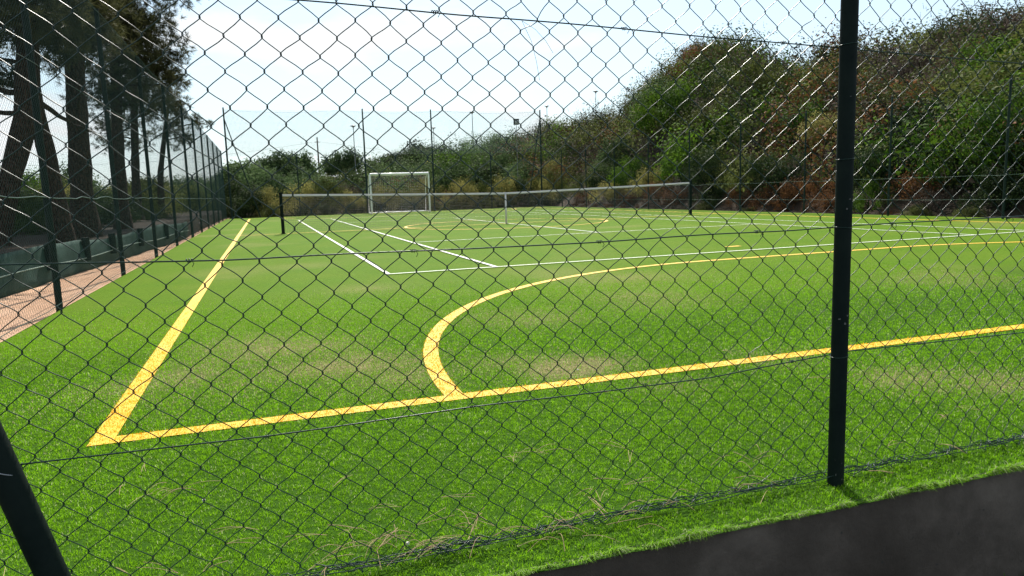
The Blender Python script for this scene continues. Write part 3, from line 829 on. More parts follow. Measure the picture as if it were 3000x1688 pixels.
def shrub_mesh(name, lobes, leaves, leaf, seed, flat=0.75, wild=0.25, bare=False):
    """a bush of unit radius: lobes of small leaves over a dome, gaps between, a few stems"""
    g = np.random.default_rng(seed)
    mb = MB()
    cs = []
    for k in range(lobes):
        th = g.uniform(0, 2 * np.pi); ph = np.arccos(g.uniform(-.05, 1)); rr = g.uniform(.45, .92)
        cs.append((np.array([np.sin(ph) * np.cos(th) * rr, np.sin(ph) * np.sin(th) * rr, .12 + np.cos(ph) * rr * flat]), g.uniform(.17, .36)))
    for c, r in cs:
        n = int(leaves * (r / .27) ** 2)
        d = g.normal(0, 1, (n, 3)); d /= np.linalg.norm(d, axis=1)[:, None]
        rad = r * g.random(n) ** .38 * (1 + wild * g.normal(0, .5, n))
        P = c + d * rad[:, None] * [1, 1, .85]
        P[:, 2] = np.maximum(P[:, 2], .01)
        nr = d + g.normal(0, .36, (n, 3)) + [0, 0, .3]
        Q = leaf_quads(P, nr, leaf, .55, g)
        t = np.clip(g.normal(.42 + g.uniform(-.36, .36), .09, n), 0, 1)
        idx = np.arange(n)[:, None] * 4 + np.arange(4)[None]
        mb.add(Q.reshape(-1, 3), idx, np.repeat(np.repeat(t[:, None], 4, 0), 3, 1))
    # loose sprigs that break the outline
    n = int(lobes * 9)
    d = g.normal(0, 1, (n, 3)); d[:, 2] = np.abs(d[:, 2]); d /= np.linalg.norm(d, axis=1)[:, None]
    base = d * g.uniform(.7, 1.0, n)[:, None] * [1, 1, flat]
    for q in range(4):
        P = base + d * (q * .05) + g.normal(0, .02, (n, 3)); P[:, 2] = np.maximum(P[:, 2], .02)
        Q = leaf_quads(P, d + g.normal(0, .8, (n, 3)), leaf * .8, .5, g)
        idx = np.arange(n)[:, None] * 4 + np.arange(4)[None]
        mb.add(Q.reshape(-1, 3), idx, .75)
    for k in range(7):
        th = g.uniform(0, 6.28); e = np.array([np.cos(th) * .5, np.sin(th) * .5, .55 * flat])
        mb.tube([(0, 0, -.1), e * .5 + g.normal(0, .05, 3), e], [.03, .02, .008], 5, c=.1)
    return mb.mesh(name, color=True)

PROTO = {}
for k in KINDS:
    for s in range(2):
        me = shrub_mesh('bush_' + k, {'mauve': 16, 'brown': 16}.get(k, 20), {'mauve': 130, 'brown': 210}.get(k, 270), {'mauve': .024, 'teal': .032}.get(k, .028), hash(k) % 997 + s * 31 if False else sum(map(ord, k)) + s * 31,
                        flat=.8, wild=.5 if k in ('mauve', 'brown') else .3)
        me.materials.append(M['leaf_' + k]); PROTO[k, s] = me
COLW = {'olive': 'olive green', 'dark': 'dark evergreen', 'bright': 'bright green', 'yellow': 'yellowish', 'brown': 'dry rust brown', 'mauve': 'bare greyish', 'teal': 'deep green'}
def size_word(s): return 'small' if s < .75 else ('medium' if s < 1.25 else 'large')
used = {}
def bush(x, y, k, s, where, hs=1.0, group='bushes behind the fences', z=None, shape=None):
    me = PROTO[k, random.randrange(2) if shape is None else shape]
    o = link(bpy.data.objects.new('bush', me))
    zz = float(height(x, y)) if z is None else z
    o.location = (x, y, zz - .05)
    o.scale = (s * random.uniform(.9, 1.15), s * random.uniform(.9, 1.15), s * hs)
    o.rotation_euler = (0, 0, random.uniform(0, 6.28))
    lab = f'{size_word(s)} {COLW[k]} bush {where}'
    tag(o, lab, 'bush', group)
    return o

# hedge behind the far goal, left to right
HEDGE = [(-2.2, 'dark', 1.5, 1.2), (-1.0, 'yellow', 1.25, 1.5), (0.4, 'yellow', 1.3, 1.65), (1.9, 'olive', 1.4, 1.6), (3.2, 'yellow', 1.1, 1.4), (4.5, 'bright', 1.05, 1.2), (5.6, 'yellow', 1.2, 1.5), (6.6, 'olive', 1.1, 1.3),
         (7.8, 'yellow', 1.3, 1.7), (9.0, 'brown', 1.0, 1.3), (9.9, 'yellow', 1.2, 1.6), (11.3, 'olive', 1.3, 1.4), (12.4, 'yellow', 1.2, 1.7), (13.6, 'dark', 1.3, 1.4), (14.9, 'yellow', 1.2, 1.5), (16.0, 'olive', 1.3, 1.6)]
def far_where(x):
    return ('beside the far left corner pole' if x < -1.5 else 'in the dark hedge left of the goal' if x < 1 else 'just left of the goal' if x < 3.5 else 'seen through the goal mouth' if x < 7 else
            'just right of the goal' if x < 9.5 else 'behind the tennis net centre' if x < 12 else 'beside the far right corner pole')
for k, (x, kind, s, hs) in enumerate(HEDGE):
    bush(x, 33.3 + .5 * (k % 2), kind, s, far_where(x) + ', front row', hs)
for k in range(13):
    x = -2.6 + k * 1.5
    bush(x, 32.35 + random.uniform(0, .25), random.choice(['dark', 'dark', 'olive']), .8, far_where(x) + ', low', 1.0, 'low bushes at the far fence foot')
BACK = [(-3.0, 37, 'dark', 1.9), (0.2, 37.5, 'teal', 2.0), (3.2, 37.5, 'mauve', 1.6), (5.6, 38, 'mauve', 1.7), (7.6, 38.5, 'brown', 1.5), (10.4, 38, 'teal', 1.9), (12.8, 38, 'dark', 1.8), (15.2, 37.5, 'teal', 1.8), (17.6, 37, 'yellow', 1.6)]
BACK += [(-1.4, 39.5, 'teal', 2.2), (1.8, 40, 'teal', 2.1), (4.4, 40.5, 'dark', 2.0), (6.8, 41, 'teal', 2.1), (9.2, 41, 'teal', 2.1), (11.8, 41, 'bright', 2.0), (14.2, 40.5, 'teal', 2.1)]
for x, y, kind, s in BACK:
    bush(x, y, kind, s, far_where(x) + ', second row', 1.25)

# along the right fence, far to near, named by the nearest fence bay
RIGHT = [(16.4, 30, 'olive', 1.3), (15.8, 28.2, 'brown', .8), (16.6, 27, 'dark', 1.4), (15.9, 25.6, 'yellow', 1.0), (17.0, 24.6, 'bright', 1.3), (15.8, 23.4, 'brown', .75), (16.3, 22.2, 'yellow', 1.2), (15.9, 20.6, 'brown', .9),
         (16.9, 20.2, 'bright', 1.3), (15.7, 18.8, 'brown', .85), (16.6, 17.8, 'dark', 1.35), (15.7, 16.4, 'dark', .8), (16.3, 15.4, 'olive', 1.2), (15.7, 14.3, 'brown', .7), (16.6, 13.2, 'dark', 1.4), (15.7, 12.2, 'brown', .9),
         (16.2, 11.0, 'brown', 1.05), (15.6, 9.9, 'brown', .75), (16.8, 9.2, 'dark', 1.25), (15.7, 8.2, 'bright', .75), (16.4, 7.2, 'brown', 1.0), (15.6, 6.0, 'mauve', .7), (17.4, 5.4, 'bright', 1.9), (17.6, 3.6, 'dark', 1.9),
         (15.8, 4.2, 'dark', 1.0), (16.6, 2.2, 'dark', 1.5), (15.7, 1.0, 'brown', .6), (17.6, .8, 'bright', 1.6), (16.4, -.8, 'dark', 1.4), (17.5, -2.8, 'olive', 1.5)]
def bay(y):
    return ('near the far right corner' if y > 26 else 'right of the net centre' if y > 21.5 else 'behind the right half of the tennis net' if y > 16 else 'behind the right net post' if y > 12.6 else
            'just left of the near round post' if y > 7.6 else 'just right of the near round post' if y > 5 else 'at the right border behind the fence')
for x, y, kind, s in RIGHT:
    bush(x, y, kind, s, bay(y), 1.25, 'bushes along the right fence')
for k in range(22):
    y = 29 - k * 1.45
    bush(15.3 + random.uniform(-.15, .2), y + random.uniform(-.4, .4), random.choice(['brown', 'mauve', 'brown', 'olive']), random.uniform(.3, .5), bay(y) + ', low dry tuft', .9, 'low dry bushes at the right fence foot')
# individual bushes up the slope
SLOPE = [(20, 26, 'bright', 1.8), (22, 30, 'teal', 2.0), (19, 30, 'teal', 1.6), (26, 33, 'brown', 1.6), (24, 24, 'olive', 1.7), (28, 28, 'mauve', 2.0), (19.5, 21.5, 'olive', 1.3), (21, 18.5, 'mauve', 1.6), (25, 20, 'olive', 1.5),
         (29, 22, 'mauve', 2.0), (20, 16, 'bright', 1.5), (23, 14.5, 'olive', 1.6), (27, 16.5, 'mauve', 1.9), (19.3, 13.6, 'yellow', 1.1), (21.5, 11.5, 'olive', 1.3), (25, 12, 'bright', 1.5), (29.5, 13.5, 'olive', 1.9), (19.2, 10.2, 'dark', 1.5),
         (22.3, 8.6, 'olive', 1.4), (26, 8.5, 'mauve', 1.6), (19, 7.5, 'brown', 1.1), (21, 6, 'bright', 1.6), (24.5, 5.2, 'olive', 1.7), (28.5, 6.6, 'olive', 1.9), (20.4, 3.2, 'bright', 1.8), (23.6, 1.6, 'bright', 1.7), (27.2, 2.6, 'olive', 2.0),
         (20, .2, 'dark', 1.7), (24, -1.6, 'olive', 1.8), (33, 18, 'mauve', 2.1), (33.5, 11, 'mauve', 2.1), (32.5, 4, 'dark', 2.2)]
for x, y, kind, s in SLOPE:
    s *= 1.22
    az_ = math.degrees(math.atan2(x - CAM[0], y - CAM[1]))
    wh = 'on slope ' + ('above the far right corner pole' if az_ < 33 else 'above the right net post' if az_ < 43 else 'left of the round post' if az_ < 49 else 'right of the round post' if az_ < 55 else 'at the right border')
    wh += ', low down' if x < 22 else (', half way up' if x < 28 else ', high up')
    bush(x, y, kind, s, wh, 1.15, 'bushes on the hillside')

# rest of the hillside scrub: one mass nobody could count
def scrub(name, pts, label, seed):
    g = np.random.default_rng(seed)
    groups = {}
    for (x, y, z, s, kind) in pts: groups.setdefault(kind, []).append((x, y, z, s))
    mb = MB(); mats = []; fm = []
    for gi, (kind, L) in enumerate(groups.items()):
        L = np.array(L); per = 300 if kind == 'mauve' else 520
        n = len(L) * per
        ii = np.repeat(np.arange(len(L)), per)
        # several sub-clumps per bush
        nl = 7
        d0 = g.normal(0, 1, (len(L), nl, 3)); d0 /= np.linalg.norm(d0, axis=2)[..., None]; d0[..., 2] = np.abs(d0[..., 2])
        lob = g.integers(0, nl, n)
        c0 = d0[ii, lob] * .62
        d = g.normal(0, 1, (n, 3)); d /= np.linalg.norm(d, axis=1)[:, None]
        loc = c0 + d * (g.random(n) ** .33 * .40)[:, None]
        loc[:, 2] = np.maximum(loc[:, 2], -.05)
        s = L[ii, 3]
        P = L[ii, :3] + loc * s[:, None] * [1, 1, 1.15]
        Q = leaf_quads(P, d + g.normal(0, .36, (n, 3)) + [0, 0, .3], .056 * np.sqrt(s), .6, g)
        if kind == 'mauve':   # bare twigs fan upwards
            tw = g.random(n) < .5; k_ = int(tw.sum())
            up = d[tw] * .45 + np.array([0, 0, 1.0]) + g.normal(0, .22, (k_, 3)); up /= np.linalg.norm(up, axis=1)[:, None]
            sd = np.cross(up, g.normal(0, 1, (k_, 3))); sd /= np.linalg.norm(sd, axis=1)[:, None]; sd *= .012
            ln = (g.uniform(.3, 1.0, k_) * np.minimum(s[tw], 1.3) * .36)[:, None]
            Q[tw] = np.stack([P[tw] - sd, P[tw] + sd, P[tw] + up * ln + sd * .3, P[tw] + up * ln - sd * .3], 1)
        tl = np.clip(.45 + g.normal(0, .2, (len(L), nl)), 0, 1)
        tb = np.clip(g.normal(0, .24, len(L)), -.45, .5)
        t = np.clip(tl[ii, lob] + tb[ii] + g.normal(0, .07, n), 0, 1)
        mb.add(Q.reshape(-1, 3), np.arange(n)[:, None] * 4 + np.arange(4)[None], np.repeat(np.repeat(t[:, None], 4, 0), 3, 1))
        mats.append(M['leaf_' + kind]); fm.append(np.full(n, gi))
    me = mb.mesh(name, color=True)
    for m_ in mats: me.materials.append(m_)
    me.polygons.foreach_set('material_index', np.concatenate(fm).astype(np.int32))
    o = link(bpy.data.objects.new(name, me))
    return tag(o, label, kind='stuff')
pts = []
g = np.random.default_rng(5)
tries = 0
while len(pts) < 1100 and tries < 60000:
    tries += 1
    az_ = g.uniform(9, 60); cr = np.interp(az_, AZ, CR)
    r = math.sqrt(g.uniform(20 ** 2, (cr * 1.06) ** 2))
    x = CAM[0] + r * math.sin(R_(az_)); y = CAM[1] + r * math.cos(R_(az_))
    if x < 16.8 and y < 34.5: continue
    z = float(height(x, y))
    u = float(fbm(np.array(x * .11), np.array(y * .11), 301)); v = g.random()
    far = r > .8 * cr
    if az_ < 19: kind = g.choice(['teal', 'teal', 'dark', 'bright'])
    elif u < .40: kind = g.choice(['mauve', 'mauve', 'brown', 'olive', 'olive', 'dark'])
    elif u < .52: kind = g.choice(['olive', 'olive', 'mauve', 'dark', 'bright'])
    elif u < .62: kind = g.choice(['dark', 'olive', 'bright', 'olive'])
    else: kind = g.choice(['dark', 'olive', 'mauve', 'brown'])
    if far and az_ > 29 and g.random() < .6: kind = g.choice(['mauve', 'dark', 'olive', 'olive'])
    s = (.85 + 1.7 * g.random() ** 1.5) * (1.0 if r < 45 else 1.25)
    if az_ < 29 and far: s *= .8
    pts.append((x, y, z - .1, s, kind))
# skyline thickets: taller clumps where the crest shows tree tops
for az0, az1, n_, h0 in ((31, 37.8, 46, 1.0), (41, 44, 26, 1.1), (48, 60, 70, 1.2), (30, 60, 60, .3)):
    for k in range(n_):
        az_ = g.uniform(az0, az1); cr = np.interp(az_, AZ, CR); r = cr * g.uniform(.9, 1.02)
        x = CAM[0] + r * math.sin(R_(az_)); y = CAM[1] + r * math.cos(R_(az_))
        pts.append((x, y, float(height(x, y)) + g.uniform(0, h0), g.uniform(.8, 1.3), g.choice(['mauve', 'mauve', 'dark', 'olive']) if az_ < 38 else g.choice(['dark', 'olive', 'mauve'])))
scrub('hillside_scrub', pts, 'mixed green, brown and bare scrub covering the hillside', 61)
pts = []
for k in range(620):
    az_ = g.uniform(-28, 13); r = g.uniform(48, 96)
    x = CAM[0] + r * math.sin(R_(az_)); y = CAM[1] + r * math.cos(R_(az_))
    pts.append((x, y, max(float(height(x, y)), .35) - .1, g.uniform(1.0, 1.9), g.choice(['teal', 'dark', 'dark', 'olive', 'yellow'])))
scrub('distant_scrub', pts, 'far dark green scrub behind the pines and the far fence', 62)

# round trees on the skyline behind the far fence
def round_tree(az_, r, ztop, rad, label, kind='teal'):
    x = CAM[0] + r * math.sin(R_(az_)); y = CAM[1] + r * math.cos(R_(az_)); z0 = float(height(x, y))
    t = empty('round_tree', (x, y, z0)); tag(t, label, 'tree', 'round trees behind the far fence')
    h = ztop - z0
    mb = MB(); mb.tube([(0, 0, -.2), (.1, 0, h * .4), (.05, .1, h * .75)], [.16, .12, .05], 8); mb.build('trunk', M['bark'], t, smooth=True)
    me = shrub_mesh('crown', 30, 150, .05, int(abs(az_) * 10) + 7, flat=.7, wild=.25); me.materials.append(M['leaf_' + kind])
    o = link(bpy.data.objects.new('crown', me)); o.parent = t
    o.scale = (rad, rad, h * .62 / .85); o.location = (0, 0, h * .27)
    return t
round_tree(-1.0, 60, 4.5, 2.6, 'broad green tree nearest the far left corner pole', 'teal')
round_tree(0.9, 64, 5.25, 2.7, 'wide bushy green tree beside the far left pole on the skyline', 'teal')
round_tree(2.9, 70, 5.85, 2.2, 'domed green tree on the skyline left of the utility pole', 'teal')
round_tree(6.0, 76, 6.2, 2.6, 'smooth round tree on the skyline right of the utility pole', 'teal')
round_tree(9.6, 72, 5.4, 2.8, 'low dark tree on the skyline above the goal', 'dark')
round_tree(11.9, 74, 6.5, 3.0, 'wide dark tree on the skyline right of the goal', 'dark')

# ---- bushes beyond the pines
LB = [(-9.5, 14, 'bright', 1.2), (-7.2, 17, 'yellow', 1.1), (-12, 19, 'bright', 1.6), (-8.4, 24, 'olive', 1.4), (-6.0, 27, 'yellow', 1.2), (-10.5, 29, 'dark', 1.9), (-5.2, 33, 'olive', 1.5), (-14.5, 26, 'olive', 2.0), (-7.4, 36, 'dark', 1.9),
      (-11.5, 11.5, 'bright', 1.0), (-15, 17, 'bright', 1.4), (-6.3, 21.5, 'bright', .9), (-4.9, 38, 'teal', 2.0), (-18, 24, 'dark', 2.3), (-6.6, 9.2, 'dark', .9), (-5.6, 12.6, 'dark', .85), (-7.8, 12.2, 'dark', 1.1), (-5.9, 15.2, 'dark', .9), (-9.8, 8.2, 'dark', 1.1), (-6.2, 6.6, 'dark', .6), (-8.0, 6.4, 'olive', .8), (-12.5, 14.5, 'yellow', 1.5), (-9.0, 18.5, 'bright', 1.5), (-16, 30, 'teal', 2.4), (-11, 34, 'teal', 2.3), (-6.8, 31, 'olive', 1.6), (-5.6, 19.6, 'olive', 1.0), (-5.5, 8.3, 'dark', .7), (-7.0, 10.5, 'dark', 1.0), (-5.0, 14.0, 'dark', .8), (-9.5, 11.0, 'olive', 1.3), (-11.5, 7.6, 'dark', 1.2), (-6.0, 23.5, 'olive', 1.4), (-13.5, 21, 'bright', 1.8), (-8.6, 15.2, 'olive', 1.3)]
for k, (x, y, kind, s) in enumerate(LB):
    wh = 'beyond the pines ' + ('at the left border' if x < -11 else 'behind the forked trunks' if x < -8 else 'beside the thin trunks' if y < 30 else 'near the end of the left fence')
    wh += ', close' if y < 20 else ', farther back'
    bush(x, y, kind, s, wh, 1.2, 'bushes beyond the pines', z=.42 + .012 * min(-x - 4, 10))

# ---- pines
def limb(mb, p, q, r0, r1, sag=0.0, seed=0, n=9, sides=8):
    g = np.random.default_rng(seed); t = np.linspace(0, 1, n)[:, None]
    P = np.asarray(p) * (1 - t) + np.asarray(q) * t
    P = P + g.normal(0, .02, (n, 3)) * np.sin(np.pi * t) * np.linalg.norm(np.asarray(q) - p) * .6
    P[:, 2] -= (sag * np.sin(np.pi * t))[:, 0]
    mb.tube(P, np.linspace(r0, r1, n), sides)
    return P
def needle_clumps(mb, c, r, tufts, g, nl=.13, per=26):
    n = tufts
    d = g.normal(0, 1, (n, 3)); d /= np.linalg.norm(d, axis=1)[:, None]
    # tufts gather in a few boughs so the sky shows between them
    nb = max(5, int(r * 11))
    bc = g.normal(0, 1, (nb, 3)); bc /= np.linalg.norm(bc, axis=1)[:, None]; bc *= (g.random(nb) ** .5 * .85)[:, None]
    b = g.integers(0, nb, n)
    C = np.asarray(c) + (bc[b] + d * (g.random(n) ** .5 * .33)[:, None]) * r * [1, 1, .72]
    ax = d + [0, 0, .3] + g.normal(0, .4, (n, 3)); ax /= np.linalg.norm(ax, axis=1)[:, None]
    C = np.repeat(C, per, 0); ax = np.repeat(ax, per, 0); m = len(C)
    nd = ax * .7 + g.normal(0, .62, (m, 3)); nd /= np.linalg.norm(nd, axis=1)[:, None]
    L = nl * g.uniform(.6, 1.2, m)[:, None]
    sd = np.cross(nd, g.normal(0, 1, (m, 3))); sd /= np.linalg.norm(sd, axis=1)[:, None]; sd *= .0042
    st = C + ax * (g.random(m)[:, None] * .07)
    V = np.stack([st - sd, st + sd, st + nd * L + sd * .4, st + nd * L - sd * .4], 1)
    t = np.repeat(np.clip(g.normal(.5, .28, n), 0, 1), per)
    mb.add(V.reshape(-1, 3), np.arange(m)[:, None] * 4 + np.arange(4)[None], np.repeat(np.repeat(t[:, None], 4, 0), 3, 1))
    return np.asarray(c) + bc * r * [1, 1, .72]
def pine(label, base, trunk_pts, radii, clumps, seed, branches=(), dens=90):
    g = np.random.default_rng(seed)
    t = empty('pine_tree', base); tag(t, label, 'tree', 'pine trees on the left terrace')
    B = np.array(base)
    mb = MB()
    tp = np.array(trunk_pts) ; d = np.r_[0, np.cumsum(np.linalg.norm(np.diff(tp, axis=0), axis=1))]
    tt = np.linspace(0, d[-1], 26)
    P = np.stack([np.interp(tt, d, tp[:, k]) for k in range(3)], 1)
    P[1:-1] = (P[:-2] + P[1:-1] * 2 + P[2:]) / 4
    rr = np.interp(tt, d, radii); rr = rr * (1 + .07 * np.sin(tt * 7 + seed)) ; rr[0] *= 1.35; rr[1] *= 1.12
    mb.tube(P - B, rr, 16)
    o = mb.build('trunk', M['bark'], t, smooth=True)
    bm_ = MB(); cm = MB()
    for (p, q, r0) in branches: limb(bm_, np.array(p) - B, np.array(q) - B, r0, r0 * .35, .06, int(g.integers(1e6)))
    for (x, y, z, r) in clumps:
        c = np.array([x, y, z]) - B
        ends = needle_clumps(cm, c, r, int(dens * 2.5 * r ** 1.7) + 16, g)
        # a bough from the trunk to the clump, twigs to each tuft cluster
        k = int(np.argmin(np.abs(P[:, 2] - (z - .25 * r)))); s = P[k] - B
        L_ = np.linalg.norm(c - s)
        if L_ > .03: limb(bm_, s, c, min(.07, .02 + .012 * L_), .016, .05 * L_, int(g.integers(1e6)), sides=6)
        for e in ends[:10]: limb(bm_, c, e, .012, .004, .02, int(g.integers(1e6)), 5, 4)
    if bm_.n: bm_.build('branches', M['bark'], t, smooth=True)
    cm.build('crown', M['needles'], t, color=True)
    return t
GZ = .45
pine('thick leaning pine whose trunk forms the left leg of the fork', (-5.10, 3.6, GZ), [(-5.10, 3.6, GZ - .1), (-4.86, 3.72, 1.3), (-4.62, 3.88, 2.1), (-4.52, 4.0, 2.9), (-4.45, 4.1, 3.9), (-4.3, 4.2, 5.4), (-4.2, 4.3, 7.2)], [.165, .15, .15, .16, .14, .10, .05],
     [(-4.49, 3.95, 3.75, 1.4), (-5.6, 4.8, 3.5, 1.5), (-4.84, 3.55, 3.85, 1.2), (-5.11, 4.58, 2.85, .55), (-4.5, 5.0, 3.6, .9), (-5.3, 3.4, 5.4, 1.8), (-3.9, 4.0, 6.2, 1.6), (-4.6, 4.4, 7.4, 1.6)], 3,
     [((-4.55, 3.95, 2.6), (-5.7, 4.3, 3.0), .05), ((-4.6, 3.9, 2.3), (-5.6, 3.6, 2.55), .04)])
pine('dark pine whose trunk forms the right leg of the fork', (-4.33, 4.15, GZ), [(-4.33, 4.15, GZ - .1), (-4.36, 4.14, 1.0), (-4.42, 4.12, 1.7), (-4.52, 4.13, 2.5), (-4.56, 4.16, 3.3), (-4.7, 4.4, 4.8), (-4.9, 4.7, 6.6)], [.14, .125, .12, .115, .10, .08, .04],
     [(-3.98, 4.36, 4.05, 1.2), (-4.8, 5.0, 4.6, 1.4), (-5.4, 5.6, 5.6, 1.5), (-4.9, 4.8, 6.9, 1.4)], 4,
     [((-4.5, 4.15, 2.55), (-3.95, 5.2, 2.15), .045)])
pine('thick reddish pine trunk right of the forked pair', (-4.42, 5.95, GZ), [(-4.42, 5.95, GZ - .1), (-4.40, 5.97, 1.2), (-4.36, 6.0, 2.2), (-4.32, 6.02, 3.2), (-4.22, 6.05, 4.4), (-4.1, 6.1, 6.2), (-4.0, 6.2, 8.2)], [.23, .185, .17, .155, .13, .10, .05],
     [(-4.1, 5.92, 4.15, 1.25), (-4.21, 6.54, 3.85, .9), (-4.6, 6.0, 6.0, 1.6), (-3.9, 6.5, 7.4, 1.7)], 5,
     [((-4.34, 6.0, 2.6), (-4.05, 5.0, 2.95), .04)])
pine('slim pine second beyond the thick reddish trunk', (-4.55, 10.5, GZ), [(-4.55, 10.5, GZ - .1), (-4.52, 10.52, 1.6), (-4.47, 10.6, 2.9), (-4.4, 10.7, 4.4), (-4.3, 10.8, 6.4)], [.17, .135, .12, .10, .05],
     [(-4.4, 10.6, 5.75, 1.4), (-4.5, 11.9, 4.9, 1.5), (-3.55, 11.7, 6.1, 1.1), (-3.75, 11.5, 7.4, 1.6), (-4.75, 12.3, 5.3, 1.9), (-4.36, 10.9, 4.05, 1.5), (-3.75, 10.7, 4.35, 1.1), (-3.35, 11.09, 4.25, .6), (-4.8, 10.98, 3.65, 1.0), (-4.1, 10.65, 3.35, .95), (-3.3, 11.56, 3.95, .45), (-3.6, 10.72, 4.9, 1.1), (-4.28, 11.03, 5.3, 1.5), (-4.3, 10.8, 6.6, 1.5)], 6, dens=80)
pine('slender pine farther along the terrace, third trunk from the fork', (-5.35, 18.1, GZ), [(-5.35, 18.1, GZ - .1), (-5.3, 18.2, 2.0), (-5.2, 18.4, 3.8), (-5.05, 18.6, 6.0)], [.16, .13, .11, .05],
     [(-5.35, 18.61, 3.5, 1.3), (-4.4, 18.34, 4.1, 1.1), (-5.75, 17.63, 3.2, .8), (-4.55, 18.55, 5.1, 1.3), (-5.24, 18.79, 5.2, 1.5), (-5.1, 18.6, 6.4, 1.3)], 7, dens=70)
pine('farthest small pine with tufts reaching over the left fence', (-5.2, 22.7, GZ), [(-5.2, 22.7, GZ - .1), (-5.1, 22.7, 2.0), (-4.8, 22.65, 3.6), (-4.5, 22.6, 5.0)], [.14, .11, .08, .04],
     [(-4.3, 22.6, 4.25, .8), (-3.55, 22.33, 4.0, .5), (-4.06, 22.45, 3.55, .6), (-4.65, 22.64, 3.5, .8), (-4.6, 22.6, 4.9, .9)], 8, dens=75)
pine('dense pine at the left border behind the fork', (-8.6, 10.5, GZ), [(-8.6, 10.5, GZ - .1), (-8.5, 10.5, 3), (-8.3, 10.6, 6.5)], [.2, .17, .06],
     [(-8.4, 10.5, 5.0, 1.9), (-7.4, 11.0, 5.8, 1.8), (-9.3, 10.2, 5.6, 1.8), (-8.3, 10.6, 7.2, 1.8)], 9, dens=60)

# ------------------------------------------------------------------ lamps, pole, floodlight
def street_lamp(az_, el_, r, label):
    x = CAM[0] + r * math.sin(R_(az_)); y = CAM[1] + r * math.cos(R_(az_)); z0 = float(height(x, y)); zt = CAM[2] + r * math.tan(R_(el_))
    t = empty('street_lamp', (x, y, z0)); tag(t, label, 'street lamp', 'street lamps on the skyline')
    h = zt - z0
    mb = MB(); mb.tube([(0, 0, -.3), (0, 0, h * .5), (0, 0, h - .3)], [.05, .035, .03], 10); mb.build('pole', M['lamp_metal'], t, smooth=True)
    mb = MB(); mb.tube([(0, 0, h - .32), (0, 0, h - .2), (0, 0, h - .1)], [.04, .08, .2], 16); mb.build('lamp_bowl', M['lamp_glass'], t, smooth=True)
    mb = MB(); mb.tube([(0, 0, h - .1), (0, 0, h - .06), (0, 0, h)], [.28, .26, .05], 18); mb.build('lamp_cap', M['lamp_metal'], t, smooth=False)
street_lamp(25.68, 7.43, 76, 'slim street lamp on the hill crest, highest of the skyline lamps')
street_lamp(21.89, 6.49, 84, 'faint street lamp just right of the far right corner pole')
street_lamp(16.07, 6.23, 74, 'flat capped street lamp between the two right hand ball net poles')
street_lamp(6.93, 5.36, 70, 'street lamp left of the goal, just beside a ball net pole')
street_lamp(13.03, 5.1, 86, 'small faint street lamp right beside the middle ball net pole')
az_, r = 4.21, 105
x = CAM[0] + r * math.sin(R_(az_)); y = CAM[1] + r * math.cos(R_(az_)); z0 = float(height(x, y)); h = CAM[2] + r * math.tan(R_(4.5)) - z0
t = empty('utility_pole', (x, y, z0)); tag(t, 'thin utility pole with faint cables on the skyline left of the goal', 'utility pole')
mb = MB(); mb.tube([(0, 0, -.3), (0, 0, h / 2), (0, 0, h)], [.14, .12, .09], 8); mb.build('pole', M['wood'], t, smooth=True)
mb = MB(); mb.box((-.35, -.05, h - .72), (.35, .05, h - .64)); mb.build('crossarm', M['wood'], t)
for dy, dx, dz in ((0, -40, -2.0), (0, 40, -1.6)):
    mb = MB(); tt = np.linspace(0, 1, 20); mb.tube(np.stack([tt * dx, tt * 12, h - .6 + tt * dz - 1.0 * np.sin(np.pi * tt)], 1), .012, 4); mb.build('cable', M['netcord'], t)
az_, r = 19.48, 47
x = CAM[0] + r * math.sin(R_(az_)); y = CAM[1] + r * math.cos(R_(az_)); z0 = float(height(x, y)); zt = CAM[2] + r * math.tan(R_(5.35))
t = empty('floodlight', (x, y, z0)); tag(t, 'small dark box floodlight on a slim pole left of the far right corner pole', 'floodlight')
h = zt - z0
mb = MB(); mb.tube([(0, 0, -.2), (0, 0, h * .5), (0, 0, h - .2)], .018, 8); mb.build('pole', M['lamp_metal'], t, smooth=True)
mb = MB(); mb.box((-.15, -.1, h - .2), (.15, .1, h + .12)); mb.box((-.17, -.13, h + .12), (.17, .13, h + .16)); mb.build('lamp_housing', M['post'], t)
mb = MB(); mb.box((-.12, -.115, h - .16), (.12, -.102, h + .08)); mb.build('lamp_glass', M['lamp_glass'], t)

# ------------------------------------------------------------------ litter on the turf
mb = MB(); g = np.random.default_rng(12)
def needle(x, y, a, L, z=.02, curve=0.0, r=.0007, rise=0.0):
    t = np.linspace(0, 1, 6)
    mb.tube(np.stack([x + np.cos(a) * L * t - np.sin(a) * curve * L * t * t, y + np.sin(a) * L * t + np.cos(a) * curve * L * t * t, z + rise * np.sin(np.pi * t) + .004 * t], 1), r, 4)
for k in range(64):
    if g.random() < .55: x = g.normal(-1.0, .5); y = FY + abs(g.normal(0, .2)) - .06
    else: x = g.uniform(-2.3, 2.6); y = FY - .1 + abs(g.normal(0, .75))
    if y < -7.03: y = -7.0
    a = g.uniform(0, 6.28); L = g.uniform(.06, .14)
    for q in range(2): needle(x, y, a + g.normal(0, .16), L * g.uniform(.85, 1), .02, g.normal(0, .08), rise=g.uniform(0, .012))
for (x, y, n_) in ((-.72, -6.93, 9), (-.98, -6.88, 16), (-1.18, -6.82, 12), (-.3, -6.92, 5), (-.55, -6.98, 4), (.05, -6.92, 4), (1.35, -6.87, 12), (-1.72, -6.2, 7), (-.5, -6.35, 5), (.16, -6.7, 6)):
    for k in range(n_): needle(x + g.normal(0, .07), y + g.normal(0, .02), g.normal(.25, .6) + (math.pi if g.random() < .5 else 0), g.uniform(.06, .15), .022, g.normal(0, .1), .0007, g.uniform(0, .03))
